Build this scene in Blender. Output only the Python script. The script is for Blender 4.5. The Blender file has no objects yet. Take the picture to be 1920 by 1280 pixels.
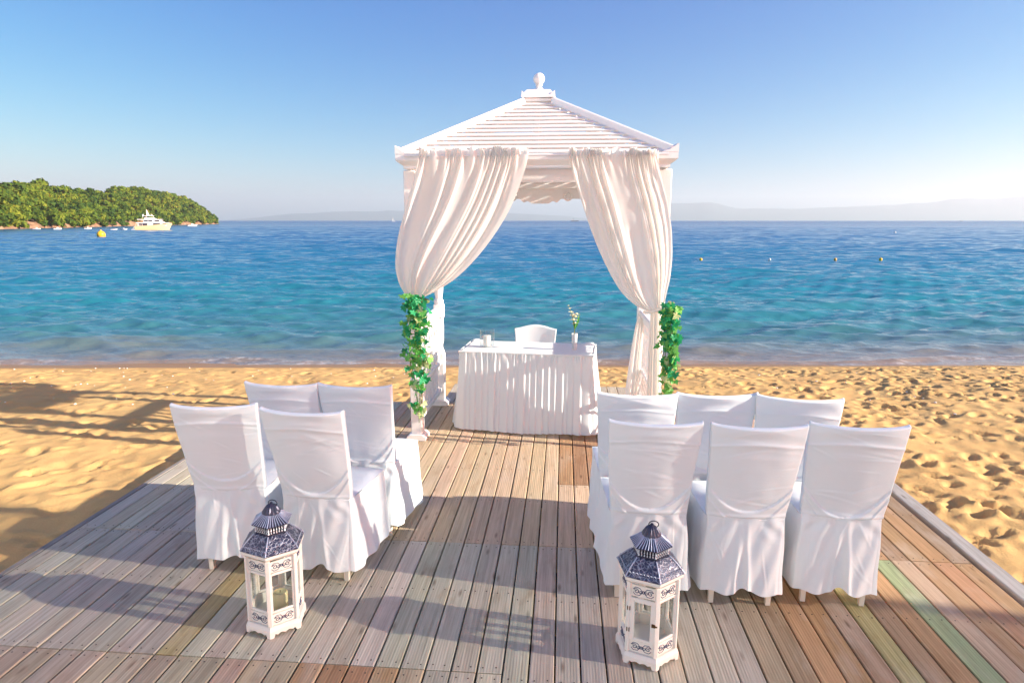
import bpy, math, random
import numpy as np
from mathutils import Vector, Matrix

R = math.radians
random.seed(7)
rng = np.random.default_rng(11)
scene = bpy.context.scene
COL = scene.collection

# ------------------------------------------------------------------ camera
CAM = Vector((0.0, 0.0, 1.9))
PITCH, YAW = 10.889, 4.615
cam_data = bpy.data.cameras.new("camera")
cam_data.sensor_width = 36.0
cam_data.lens = 22.125
cam_data.clip_start = 0.05
cam_data.clip_end = 20000.0
cam = bpy.data.objects.new("camera", cam_data)
cam.location = CAM
cam.rotation_euler = (R(90 - PITCH), 0, R(YAW))
COL.objects.link(cam)
scene.camera = cam

# ------------------------------------------------------------------ world, sun, exposure
SUN_EL, SUN_AZ = 19.0, 98.0          # azimuth clockwise from +Y
world = bpy.data.worlds.new("World")
scene.world = world
world.use_nodes = True
wn = world.node_tree
for n in list(wn.nodes):
    wn.nodes.remove(n)
w_out = wn.nodes.new("ShaderNodeOutputWorld")
w_bg = wn.nodes.new("ShaderNodeBackground")
w_sky = wn.nodes.new("ShaderNodeTexSky")
w_sky.sky_type = 'NISHITA'
w_sky.sun_disc = False
w_sky.sun_elevation = R(SUN_EL)
w_sky.sun_rotation = R(SUN_AZ)
w_sky.altitude = 0
w_sky.air_density = 1.0
w_sky.dust_density = 0.6
w_sky.ozone_density = 2.0
w_bg.inputs["Strength"].default_value = 0.15
# tone curve of the clear sky, one power per channel
SKY_GAIN, SKY_POW = (0.0240, 0.0955, 0.37), (2.18, 1.33, 0.62)
w_sep = wn.nodes.new("ShaderNodeSeparateColor")
w_cmb = wn.nodes.new("ShaderNodeCombineColor")
wn.links.new(w_sky.outputs[0], w_sep.inputs[0])
for i in range(3):
    p = wn.nodes.new("ShaderNodeMath"); p.operation = 'POWER'; p.inputs[1].default_value = SKY_POW[i]
    g = wn.nodes.new("ShaderNodeMath"); g.operation = 'MULTIPLY'; g.inputs[1].default_value = SKY_GAIN[i]
    wn.links.new(w_sep.outputs[i], p.inputs[0]); wn.links.new(p.outputs[0], g.inputs[0]); wn.links.new(g.outputs[0], w_cmb.inputs[i])
wn.links.new(w_cmb.outputs[0], w_bg.inputs["Color"])

wn.links.new(w_bg.outputs[0], w_out.inputs["Surface"])

sun_data = bpy.data.lights.new("sun", 'SUN')
sun_data.energy = 2.25
sun_data.angle = R(0.55)
sun_data.color = (1.0, 0.91, 0.775)
sun = bpy.data.objects.new("sun", sun_data)
sd = Vector((math.sin(R(SUN_AZ)) * math.cos(R(SUN_EL)), math.cos(R(SUN_AZ)) * math.cos(R(SUN_EL)), math.sin(R(SUN_EL))))
sun.rotation_euler = sd.to_track_quat('Z', 'Y').to_euler()
sun.location = sd * 50
COL.objects.link(sun)

scene.view_settings.view_transform = 'Standard'
scene.view_settings.look = 'None'
scene.view_settings.exposure = 2.56
scene.view_settings.gamma = 1.0
scene.view_settings.use_curve_mapping = False
scene.render.engine = 'CYCLES'
scene.cycles.max_bounces = 8
scene.cycles.volume_bounces = 0
scene.cycles.transparent_max_bounces = 16
scene.cycles.caustics_reflective = False
scene.cycles.caustics_refractive = False
scene.cycles.use_denoising = True
scene.cycles.sample_clamp_indirect = 6.0


# ------------------------------------------------------------------ tagging and linking helpers
def tag(o, label=None, cat=None, group=None, kind=None):
    if label: o["label"] = label
    if cat: o["category"] = cat
    if group: o["group"] = group
    if kind: o["kind"] = kind
    return o


def empty(name, loc=(0, 0, 0), rz=0.0):
    o = bpy.data.objects.new(name, None)
    o.location = loc
    o.rotation_euler = (0, 0, rz)
    o.empty_display_size = 0.1
    COL.objects.link(o)
    return o


def link_mesh(name, me, mat=None, parent=None):
    o = bpy.data.objects.new(name, me)
    if mat is not None and not me.materials:
        me.materials.append(mat)
    if parent is not None:
        o.parent = parent
    COL.objects.link(o)
    return o


class MB:
    """collects geometry for ONE mesh object"""
    def __init__(self):
        self.v, self.f = [], []

    def add(self, vs, fs):
        b = len(self.v)
        self.v += [tuple(p) for p in vs]
        self.f += [tuple(i + b for i in f) for f in fs]
        return self

    def box(self, c, s, M=None, ch=0.0):
        """box of size s at c, with chamfered long edges when ch > 0"""
        hx, hy, hz = s[0] / 2, s[1] / 2, s[2] / 2
        if ch <= 0:
            vs = [(x, y, z) for x in (-hx, hx) for y in (-hy, hy) for z in (-hz, hz)]
            fs = [(0, 1, 3, 2), (4, 6, 7, 5), (0, 4, 5, 1), (2, 3, 7, 6), (0, 2, 6, 4), (1, 5, 7, 3)]
        else:
            c_ = min(ch, hx * .9, hy * .9, hz * .9)
            vs, idx = [], {}
            for sx in (-1, 1):
                for sy in (-1, 1):
                    for sz in (-1, 1):
                        for k in range(3):
                            p = [sx * hx, sy * hy, sz * hz]
                            for j in range(3):
                                if j != k:
                                    p[j] -= c_ * (1 if p[j] > 0 else -1)
                            idx[(sx, sy, sz, k)] = len(vs)
                            vs.append(tuple(p))
            fs = []
            for k in range(3):
                a, b = [j for j in range(3) if j != k]
                for s_ in (-1, 1):
                    q = []
                    for sa, sb in ((-1, -1), (1, -1), (1, 1), (-1, 1)):
                        t = [0, 0, 0]; t[k] = s_; t[a] = sa; t[b] = sb
                        q.append(idx[(t[0], t[1], t[2], k)])
                    fs.append(tuple(q))
            for k in range(3):
                a, b = [j for j in range(3) if j != k]
                for sa in (-1, 1):
                    for sb in (-1, 1):
                        t0 = [0, 0, 0]; t0[a] = sa; t0[b] = sb
                        t1 = list(t0); t0[k] = -1; t1[k] = 1
                        fs.append((idx[(*t0, a)], idx[(*t1, a)], idx[(*t1, b)], idx[(*t0, b)]))
            for sx in (-1, 1):
                for sy in (-1, 1):
                    for sz in (-1, 1):
                        fs.append(tuple(idx[(sx, sy, sz, k)] for k in range(3)))
        out = []
        for p in vs:
            q = Vector(p)
            if M is not None:
                q = M @ q
            out.append((q[0] + c[0], q[1] + c[1], q[2] + c[2]))
        return self.add(out, fs)

    def bar(self, a, b, w, h, ch=0.0, up=(0, 0, 1)):
        a, b = Vector(a), Vector(b)
        d = b - a
        L = d.length
        y = d.normalized()
        x = y.cross(Vector(up))
        if x.length < 1e-5:
            x = Vector((1, 0, 0))
        x.normalize()
        z = x.cross(y)
        M = Matrix((x, y, z)).transposed()
        return self.box((a + b) / 2, (w, L, h), M, ch)

    def lathe(self, prof, c=(0, 0, 0), n=16, cap=True, rot=0.0, sq=None):
        vs, fs = [], []
        for r, z in prof:
            for k in range(n):
                t = rot + 2 * math.pi * k / n
                vs.append((c[0] + r * math.cos(t), c[1] + r * math.sin(t), c[2] + z))
        m = len(prof)
        for i in range(m - 1):
            for k in range(n):
                k2 = (k + 1) % n
                fs.append((i * n + k, i * n + k2, (i + 1) * n + k2, (i + 1) * n + k))
        if cap:
            fs.append(tuple(range(n - 1, -1, -1)))
            fs.append(tuple((m - 1) * n + k for k in range(n)))
        return self.add(vs, fs)

    def tube(self, pts, r, n=6, closed=False):
        pts = [Vector(p) for p in pts]
        m = len(pts)
        rs = r if isinstance(r, (list, tuple)) else [r] * m
        vs, fs = [], []
        prev = None
        for i, p in enumerate(pts):
            if closed:
                d = pts[(i + 1) % m] - pts[i - 1]
            else:
                d = pts[min(i + 1, m - 1)] - pts[max(i - 1, 0)]
            d.normalize()
            x = prev if prev is not None else (Vector((0, 0, 1)) if abs(d.z) < .9 else Vector((1, 0, 0)))
            x = x - d * x.dot(d)
            x.normalize()
            prev = x
            y = d.cross(x)
            for k in range(n):
                t = 2 * math.pi * k / n
                vs.append(tuple(p + (x * math.cos(t) + y * math.sin(t)) * rs[i]))
        for i in range(m if closed else m - 1):
            j = (i + 1) % m
            for k in range(n):
                k2 = (k + 1) % n
                fs.append((i * n + k, i * n + k2, j * n + k2, j * n + k))
        if not closed:
            fs.append(tuple(range(n - 1, -1, -1)))
            fs.append(tuple((m - 1) * n + k for k in range(n)))
        return self.add(vs, fs)

    def prism(self, poly, axis, lo, hi):
        """extrude 2D polygon along axis (0,1,2); polygon coords are the two other axes in order"""
        n = len(poly)
        vs = []
        for t in (lo, hi):
            for p in poly:
                q = [p[0], p[1]]
                q.insert(axis, t)
                vs.append(tuple(q))
        fs = [tuple(range(n)), tuple(range(2 * n - 1, n - 1, -1))]
        for k in range(n):
            k2 = (k + 1) % n
            fs.append((k, k2, n + k2, n + k))
        return self.add(vs, fs)

    def build(self, name, mat, parent=None, smooth=False, loc=None):
        me = bpy.data.meshes.new(name)
        me.from_pydata(self.v, [], self.f)
        me.validate()
        me.update()
        import bmesh
        bm = bmesh.new(); bm.from_mesh(me)
        bmesh.ops.recalc_face_normals(bm, faces=bm.faces)
        bm.to_mesh(me); bm.free()
        if smooth:
            me.polygons.foreach_set("use_smooth", [True] * len(me.polygons))
            try:
                if smooth != 'all':
                    me.set_sharp_from_angle(angle=R(40))
            except Exception:
                pass
        o = link_mesh(name, me, mat, parent)
        if loc is not None:
            o.location = loc
        return o


def grid_mesh(name, P, wrap=False, smooth=True):
    """P: array (rows, cols, 3) -> mesh"""
    nr, nc = P.shape[:2]
    v = P.reshape(-1, 3).astype(np.float32)
    i = np.arange(nr - 1)[:, None]
    j = np.arange(nc if wrap else nc - 1)[None, :]
    j2 = (j + 1) % nc
    q = np.stack([i * nc + j, i * nc + j2, (i + 1) * nc + j2, (i + 1) * nc + j], -1).reshape(-1, 4)
    me = bpy.data.meshes.new(name)
    me.vertices.add(len(v)); me.vertices.foreach_set("co", v.ravel())
    me.loops.add(q.size); me.loops.foreach_set("vertex_index", q.ravel().astype(np.int32))
    me.polygons.add(len(q))
    me.polygons.foreach_set("loop_start", np.arange(0, q.size, 4, dtype=np.int32))
    me.update(calc_edges=True)
    if smooth:
        me.polygons.foreach_set("use_smooth", np.ones(len(q), bool))
    return me


def tri_mesh(name, V, F, smooth=False):
    me = bpy.data.meshes.new(name)
    V = np.asarray(V, np.float32); F = np.asarray(F, np.int32); k = F.shape[1]
    me.vertices.add(len(V)); me.vertices.foreach_set("co", V.ravel())
    me.loops.add(F.size); me.loops.foreach_set("vertex_index", F.ravel())
    me.polygons.add(len(F))
    me.polygons.foreach_set("loop_start", np.arange(0, F.size, k, dtype=np.int32))
    me.update(calc_edges=True)
    if smooth:
        me.polygons.foreach_set("use_smooth", np.ones(len(F), bool))
    return me


def vnoise(x, y, seed=0):
    """smooth value noise, numpy"""
    r = np.random.default_rng(seed)
    T = r.random((256, 256))
    xi, yi = np.floor(x).astype(int), np.floor(y).astype(int)
    fx, fy = x - xi, y - yi
    fx = fx * fx * (3 - 2 * fx); fy = fy * fy * (3 - 2 * fy)
    a = T[xi % 256, yi % 256]; b = T[(xi + 1) % 256, yi % 256]
    c = T[xi % 256, (yi + 1) % 256]; d = T[(xi + 1) % 256, (yi + 1) % 256]
    return (a * (1 - fx) + b * fx) * (1 - fy) + (c * (1 - fx) + d * fx) * fy - .5


def fbm(x, y, oct=4, seed=0):
    s, a = 0, 1.0
    for k in range(oct):
        s = s + a * vnoise(x * 2 ** k + 13.1 * k, y * 2 ** k - 7.7 * k, seed + k)
        a *= .5
    return s


def sstep(a, b, x):
    t = np.clip((x - a) / (b - a), 0, 1)
    return t * t * (3 - 2 * t)


# ------------------------------------------------------------------ materials
class NT:
    def __init__(self, name):
        self.m = bpy.data.materials.new(name)
        self.m.use_nodes = True
        self.t = self.m.node_tree
        self.b = self.t.nodes.get("Principled BSDF")
        self.out = self.t.nodes.get("Material Output")

    def n(self, ty, **kw):
        o = self.t.nodes.new(ty)
        for k, v in kw.items():
            if k in o.inputs.keys():
                o.inputs[k].default_value = v
            else:
                setattr(o, k, v)
        return o

    def l(self, a, b):
        self.t.links.new(a, b)

    def coord(self, which="Object", scale=(1, 1, 1), loc=(0, 0, 0)):
        tc = self.n("ShaderNodeTexCoord")
        mp = self.n("ShaderNodeMapping")
        mp.inputs["Scale"].default_value = scale
        mp.inputs["Location"].default_value = loc
        self.l(tc.outputs[which], mp.inputs["Vector"])
        return mp.outputs[0]

    def noise(self, vec, scale, detail=4, rough=.55):
        k = self.n("ShaderNodeTexNoise")
        k.inputs["Scale"].default_value = scale
        k.inputs["Detail"].default_value = detail
        k.inputs["Roughness"].default_value = rough
        if vec is not None:
            self.l(vec, k.inputs["Vector"])
        return k.outputs["Fac"]

    def ramp(self, fac, stops):
        r = self.n("ShaderNodeValToRGB")
        e = r.color_ramp.elements
        while len(e) < len(stops):
            e.new(.5)
        for el, (p, c) in zip(e, stops):
            el.position = p
            el.color = (*c, 1) if len(c) == 3 else c
        self.l(fac, r.inputs[0])
        return r.outputs[0]

    def mix(self, fac, a, b, mode='MIX'):
        m = self.n("ShaderNodeMix", data_type='RGBA', blend_type=mode)
        for s, v in ((m.inputs[0], fac), (m.inputs[6], a), (m.inputs[7], b)):
            if hasattr(v, "is_linked") or hasattr(v, "links"):
                self.l(v, s)
            elif isinstance(v, (int, float)):
                s.default_value = v
            else:
                s.default_value = (*v, 1)
        return m.outputs[2]

    def math(self, op, a, b=None, clamp=False):
        m = self.n("ShaderNodeMath", operation=op, use_clamp=clamp)
        for s, v in ((m.inputs[0], a), (m.inputs[1], b)):
            if v is None:
                continue
            if isinstance(v, (int, float)):
                s.default_value = v
            else:
                self.l(v, s)
        return m.outputs[0]

    def bump(self, h, strength=.3, dist=.01, normal=None):
        b = self.n("ShaderNodeBump")
        b.inputs["Strength"].default_value = strength
        b.inputs["Distance"].default_value = dist
        self.l(h, b.inputs["Height"])
        if normal is not None:
            self.l(normal, b.inputs["Normal"])
        return b.outputs[0]

    def set(self, **kw):
        for k, v in kw.items():
            k = k.replace("_", " ")
            s = self.b.inputs[k]
            if hasattr(v, "links"):
                self.l(v, s)
            elif isinstance(v, tuple) and len(v) == 3:
                s.default_value = (*v, 1)
            else:
                s.default_value = v
        return self


def cloth_mat(name, col, trans=.25, weave=900, wrinkle=.25, tint=(1, .95, .88)):
    t = NT(name)
    co = t.coord("Object")
    big = t.noise(co, 3.0, 3)
    c = t.mix(big, tuple(x * .96 for x in col), col)
    w = t.noise(t.coord("Object", (5, 5, 26)), 1.0, 4, .6)
    w2 = t.noise(co, weave, 2, .5)
    nb = t.bump(t.math('ADD', w, t.math('MULTIPLY', w2, .12)), wrinkle, .012)
    t.set(Base_Color=c, Roughness=.85, Specular_IOR_Level=.15, Normal=nb)
    t.b.inputs["Sheen Weight"].default_value = .15
    tr = t.n("ShaderNodeBsdfTranslucent")
    tr.inputs[0].default_value = (col[0] * tint[0], col[1] * tint[1], col[2] * tint[2], 1)
    t.l(nb, tr.inputs["Normal"])
    mx = t.n("ShaderNodeMixShader")
    mx.inputs[0].default_value = trans
    t.l(t.b.outputs[0], mx.inputs[1]); t.l(tr.outputs[0], mx.inputs[2])
    t.l(mx.outputs[0], t.out.inputs[0])
    return t.m


def paint_mat(name, col, rough=.45, dirt=(.55, .45, .35), amt=.25):
    t = NT(name)
    co = t.coord("Object")
    n1 = t.noise(co, 6, 5, .6)
    n2 = t.noise(t.coord("Object", (30, 30, 4)), 2.0, 4)
    f = t.math('MULTIPLY', t.ramp(n1, [(.52, (0, 0, 0)), (.75, (1, 1, 1))]), amt)
    c = t.mix(f, col, tuple(a * b for a, b in zip(col, (dirt[0] + .3, dirt[1] + .3, dirt[2] + .3))))
    c = t.mix(n2, tuple(x * .95 for x in col), c)
    t.set(Base_Color=c, Roughness=rough, Normal=t.bump(n2, .15, .003))
    return t.m


def plank_mat():
    t = NT("weathered_wood")
    oi = t.n("ShaderNodeObjectInfo")
    tc = t.n("ShaderNodeTexCoord")
    off = t.n("ShaderNodeVectorMath", operation='MULTIPLY_ADD')
    cmb = t.n("ShaderNodeCombineXYZ")
    rnd = oi.outputs["Random"]
    t.l(t.math('MULTIPLY', rnd, 37.0), cmb.inputs[0]); t.l(t.math('MULTIPLY', rnd, 91.0), cmb.inputs[1]); t.l(t.math('MULTIPLY', rnd, 13.0), cmb.inputs[2])
    t.l(tc.outputs["Object"], off.inputs[0]); off.inputs[1].default_value = (1, 1, 1); t.l(cmb.outputs[0], off.inputs[2])
    v = off.outputs[0]
    def mp(s):
        m = t.n("ShaderNodeMapping"); m.inputs["Scale"].default_value = s
        t.l(v, m.inputs[0]); return m.outputs[0]
    grain = t.noise(mp((70, 2.2, 20)), 1.0, 5, .6)
    fine = t.noise(mp((260, 6, 60)), 1.0, 3, .6)
    blot = t.noise(mp((7, 2.6, 5)), 1.0, 5, .6)
    base = oi.outputs["Color"]
    c = t.mix(t.ramp(grain, [(.3, (0, 0, 0)), (.75, (1, 1, 1))]), t.mix(1.0, base, (.74, .70, .66), 'MULTIPLY'), t.mix(1.0, base, (1.25, 1.22, 1.2), 'MULTIPLY'))
    c = t.mix(t.math('MULTIPLY', fine, .35), c, t.mix(1.0, base, (.45, .42, .4), 'MULTIPLY'))
    # silvery weathering and rust-brown damp blotches
    c = t.mix(t.math('MULTIPLY', t.ramp(blot, [(.5, (0, 0, 0)), (.72, (1, 1, 1))]), .35), c, (.54, .465, .385))
    blot2 = t.noise(mp((9, 3.2, 3)), 1.0, 4, .6)
    c = t.mix(t.math('MULTIPLY', t.ramp(blot2, [(.58, (0, 0, 0)), (.78, (1, 1, 1))]), .6), c, t.mix(1.0, base, (.55, .42, .33), 'MULTIPLY'))
    # knots
    vo = t.n("ShaderNodeTexVoronoi"); vo.inputs["Scale"].default_value = 1.0
    t.l(mp((12, 3.2, 4)), vo.inputs["Vector"])
    kn = t.ramp(vo.outputs["Distance"], [(.04, (1, 1, 1)), (.15, (0, 0, 0))])
    c = t.mix(t.math('MULTIPLY', kn, .75), c, t.mix(1.0, base, (.3, .24, .2), 'MULTIPLY'))
    wv = t.n("ShaderNodeTexWave"); wv.bands_direction = 'X'; wv.inputs["Scale"].default_value = 24.0; wv.inputs["Distortion"].default_value = .6
    t.l(v, wv.inputs["Vector"])
    h = t.math('ADD', t.math('MULTIPLY', wv.outputs["Fac"], .5), grain)
    t.set(Base_Color=c, Roughness=.8, Specular_IOR_Level=.25, Normal=t.bump(h, .35, .004))
    return t.m


def sand_mat():
    t = NT("beach_sand")
    geo = t.n("ShaderNodeNewGeometry")
    sep = t.n("ShaderNodeSeparateXYZ"); t.l(geo.outputs["Position"], sep.inputs[0])
    co = t.coord("Object")
    n1 = t.noise(co, 1.3, 4)
    n2 = t.noise(co, 140, 2, .7)
    c = t.ramp(n1, [(.3, (.56, .325, .115)), (.7, (.67, .41, .15))])
    c = t.mix(t.math('MULTIPLY', n2, .5), c, (.79, .51, .21))
    sp = t.noise(co, 420, 1, .5)
    c = t.mix(t.math('MULTIPLY', t.ramp(sp, [(.62, (0, 0, 0)), (.7, (1, 1, 1))]), .5), c, (.30, .18, .09))
    # wet belt: distance from the waterline
    d = t.math('SUBTRACT', t.math('ADD', t.math('MULTIPLY', sep.outputs[0], .09), 11.0), sep.outputs[1])
    d = t.math('ADD', d, t.math('MULTIPLY', t.math('SUBTRACT', n1, .5), .5))
    wet = t.n("ShaderNodeMapRange"); wet.inputs[1].default_value = .3; wet.inputs[2].default_value = 1.0
    wet.inputs[3].default_value = 1; wet.inputs[4].default_value = 0
    t.l(d, wet.inputs[0])
    c = t.mix(wet.outputs[0], c, (.36, .185, .06))
    rr = t.n("ShaderNodeMapRange"); rr.inputs[3].default_value = .9; rr.inputs[4].default_value = .35
    t.l(wet.outputs[0], rr.inputs[0])
    b1 = t.noise(co, 55, 5, .65)
    t.set(Base_Color=c, Roughness=rr.outputs[0], Specular_IOR_Level=.2, Normal=t.bump(t.math('ADD', b1, t.math('MULTIPLY', n2, .4)), .5, .012))
    return t.m


def water_mat():
    t = NT("sea_water")
    geo = t.n("ShaderNodeNewGeometry")
    sep = t.n("ShaderNodeSeparateXYZ"); t.l(geo.outputs["Position"], sep.inputs[0])
    d = t.math('SUBTRACT', sep.outputs[1], t.math('ADD', t.math('MULTIPLY', sep.outputs[0], .09), 11.0))
    pos = geo.outputs["Position"]
    mp = t.n("ShaderNodeMapping"); mp.inputs["Scale"].default_value = (.25, .6, 1); t.l(pos, mp.inputs[0])
    nn = t.noise(mp.outputs[0], 1.0, 4)
    d2 = t.math('MULTIPLY', d, t.math('ADD', t.math('MULTIPLY', nn, .9), .55))
    lg = t.math('LOGARITHM', t.math('MAXIMUM', t.math('ADD', d2, 1.0), 1.0), 10.0)
    f = t.math('DIVIDE', lg, 3.0)
    c = t.ramp(f, [(0.0, (.34, .22, .13)), (.10, (.22, .19, .16)), (.22, (.055, .17, .19)), (.36, (.022, .195, .245)), (.50, (.022, .165, .27)), (.66, (.026, .135, .275)), (.85, (.014, .08, .21))])
    mpf = t.n("ShaderNodeMapping"); mpf.inputs["Scale"].default_value = (.55, 2.0, 1); t.l(pos, mpf.inputs[0])
    fn = t.noise(mpf.outputs[0], 1.0, 3); fn2 = t.noise(pos, 9.0, 4, .7)
    edge = t.math('ABSOLUTE', t.math('SUBTRACT', t.math('ADD', d, t.math('MULTIPLY', t.math('SUBTRACT', fn, .5), 2.2)), .55))
    fo = t.math('MULTIPLY', t.ramp(edge, [(.0, (1, 1, 1)), (.14, (0, 0, 0))]), t.ramp(fn2, [(.46, (0, 0, 0)), (.60, (1, 1, 1))]))
    c = t.mix(t.math('MULTIPLY', fo, .4), c, (.78, .76, .72))
    mp2 = t.n("ShaderNodeMapping"); mp2.inputs["Scale"].default_value = (1.3, 3.2, 1); t.l(pos, mp2.inputs[0])
    r1 = t.noise(mp2.outputs[0], 1.6, 5, .6)
    mp3 = t.n("ShaderNodeMapping"); mp3.inputs["Scale"].default_value = (.12, .35, 1); t.l(pos, mp3.inputs[0])
    r2 = t.noise(mp3.outputs[0], 1.0, 4, .6)
    n1 = t.bump(r1, .5, .07)
    n2 = t.bump(r2, .28, .4, n1)
    rg = t.ramp(f, [(0.1, (.03, .03, .03)), (.6, (.10, .10, .10)), (1.0, (.28, .28, .28))])
    t.set(Base_Color=c, Roughness=rg, IOR=1.33, Normal=n2)
    return t.m


def leaf_mat(name, c1, c2, trans=.3):
    t = NT(name)
    oi = t.n("ShaderNodeObjectInfo")
    c = t.ramp(oi.outputs["Random"], [(0.0, c1), (.5, tuple((a + b) / 2 for a, b in zip(c1, c2))), (1.0, c2)])
    nn = t.noise(t.coord("Object"), 60, 3)
    c = t.mix(t.math('MULTIPLY', nn, .5), c, tuple(min(1, x * 1.5) for x in c2))
    t.set(Base_Color=c, Roughness=.45, Specular_IOR_Level=.3)
    tr = t.n("ShaderNodeBsdfTranslucent"); t.l(c, tr.inputs[0])
    mx = t.n("ShaderNodeMixShader"); mx.inputs[0].default_value = trans
    t.l(t.b.outputs[0], mx.inputs[1]); t.l(tr.outputs[0], mx.inputs[2]); t.l(mx.outputs[0], t.out.inputs[0])
    return t.m


def plain_mat(name, col, rough=.5, metal=0.0, var=.12, scale=20):
    t = NT(name)
    nn = t.noise(t.coord("Object"), scale, 4)
    c = t.mix(nn, tuple(x * (1 - var) for x in col), tuple(min(1, x * (1 + var)) for x in col))
    t.set(Base_Color=c, Roughness=rough, Metallic=metal)
    return t.m


def embossed_mat():
    t = NT("embossed_pewter")
    co = t.coord("Object")
    vo = t.n("ShaderNodeTexVoronoi", feature='DISTANCE_TO_EDGE'); vo.inputs["Scale"].default_value = 62.0
    t.l(co, vo.inputs["Vector"])
    nn = t.noise(co, 45, 4)
    e = t.ramp(vo.outputs["Distance"], [(.03, (1, 1, 1)), (.14, (0, 0, 0))])
    f = t.math('MULTIPLY', e, t.ramp(nn, [(.35, (0, 0, 0)), (.6, (1, 1, 1))]))
    c = t.mix(f, (.05, .052, .09), (.36, .37, .42))
    c = t.mix(t.math('MULTIPLY', t.ramp(nn, [(.5, (0, 0, 0)), (.7, (1, 1, 1))]), .5), c, (.24, .26, .38))
    t.set(Base_Color=c, Roughness=.38, Metallic=.45, Normal=t.bump(f, .5, .003))
    return t.m


def glass_mat():
    t = NT("clear_glass")
    g = t.n("ShaderNodeBsdfGlossy"); g.inputs["Roughness"].default_value = .02
    tr = t.n("ShaderNodeBsdfTransparent"); tr.inputs[0].default_value = (.93, .95, .95, 1)
    fr = t.n("ShaderNodeLayerWeight"); fr.inputs[0].default_value = .5
    mx = t.n("ShaderNodeMixShader")
    t.l(t.math('ADD', t.math('MULTIPLY', t.math('POWER', fr.outputs["Facing"], 5.0), .8), .04), mx.inputs[0])
    t.l(tr.outputs[0], mx.inputs[1]); t.l(g.outputs[0], mx.inputs[2])
    t.l(mx.outputs[0], t.out.inputs[0])
    return t.m


M = dict(
    pewter_plain=plain_mat("dark_pewter", (.055, .057, .09), .38, .5, .3, 60),
    silver=plain_mat("worn_silver_edge", (.42, .45, .56), .4, .4, .25, 90),
    chair_cloth=cloth_mat("white_chair_cloth", (.85, .895, .91), .16, wrinkle=.10),
    table_cloth=cloth_mat("white_table_cloth", (.86, .895, .90), .2, wrinkle=.06),
    curtain=cloth_mat("cream_curtain_cloth", (.93, .92, .89), .56, wrinkle=.14, tint=(1, .96, .90)),
    paint=paint_mat("white_paint", (.83, .80, .77)),
    leg=paint_mat("cream_leg_paint", (.74, .69, .58), .4),
    lantern=paint_mat("distressed_white_paint", (.84, .79, .71), .55, (.5, .35, .2), .45),
    plank=plank_mat(),
    sand=sand_mat(),
    water=water_mat(),
    glass=glass_mat(),
    pewter=embossed_mat(),
    dark_metal=plain_mat("dark_metal", (.035, .035, .06), .4, .7),
    navy=plain_mat("navy_scrollwork", (.06, .07, .14), .5, .2),
    brass=plain_mat("old_brass", (.16, .09, .04), .4, .8),
    wax=plain_mat("cream_wax", (.80, .68, .36), .5, 0, .06),
    white_wax=plain_mat("white_wax", (.86, .83, .78), .5, 0, .04),
    nail=plain_mat("rusty_nail", (.05, .035, .025), .7),
    leaf_dark=leaf_mat("ivy_leaf_emerald", (.012, .22, .11), (.03, .34, .12)),
    leaf_mid=leaf_mat("ivy_leaf_green", (.07, .36, .07), (.17, .44, .10)),
    leaf_pale=leaf_mat("ivy_leaf_variegated", (.30, .42, .14), (.55, .58, .33)),
    stem=plain_mat("vine_stem", (.10, .14, .04), .7),
    flower=plain_mat("cream_petal", (.80, .78, .55), .6),
)
M["chair_cloth"].name = "white_chair_cloth"

# ------------------------------------------------------------------ setting: beach
SEA_Z = -0.70
def shore_y(x):
    return 11.0 + .09 * x

def sand_base(x, y):
    s = shore_y(x) - y                       # distance landward of the waterline
    z = np.where(s > 0, SEA_Z + .05 + .60 * (1 - np.exp(-np.maximum(s, 0) / 2.3)) - .02, SEA_Z + .03 + np.minimum(s, 0) * .12)
    return z

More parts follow.
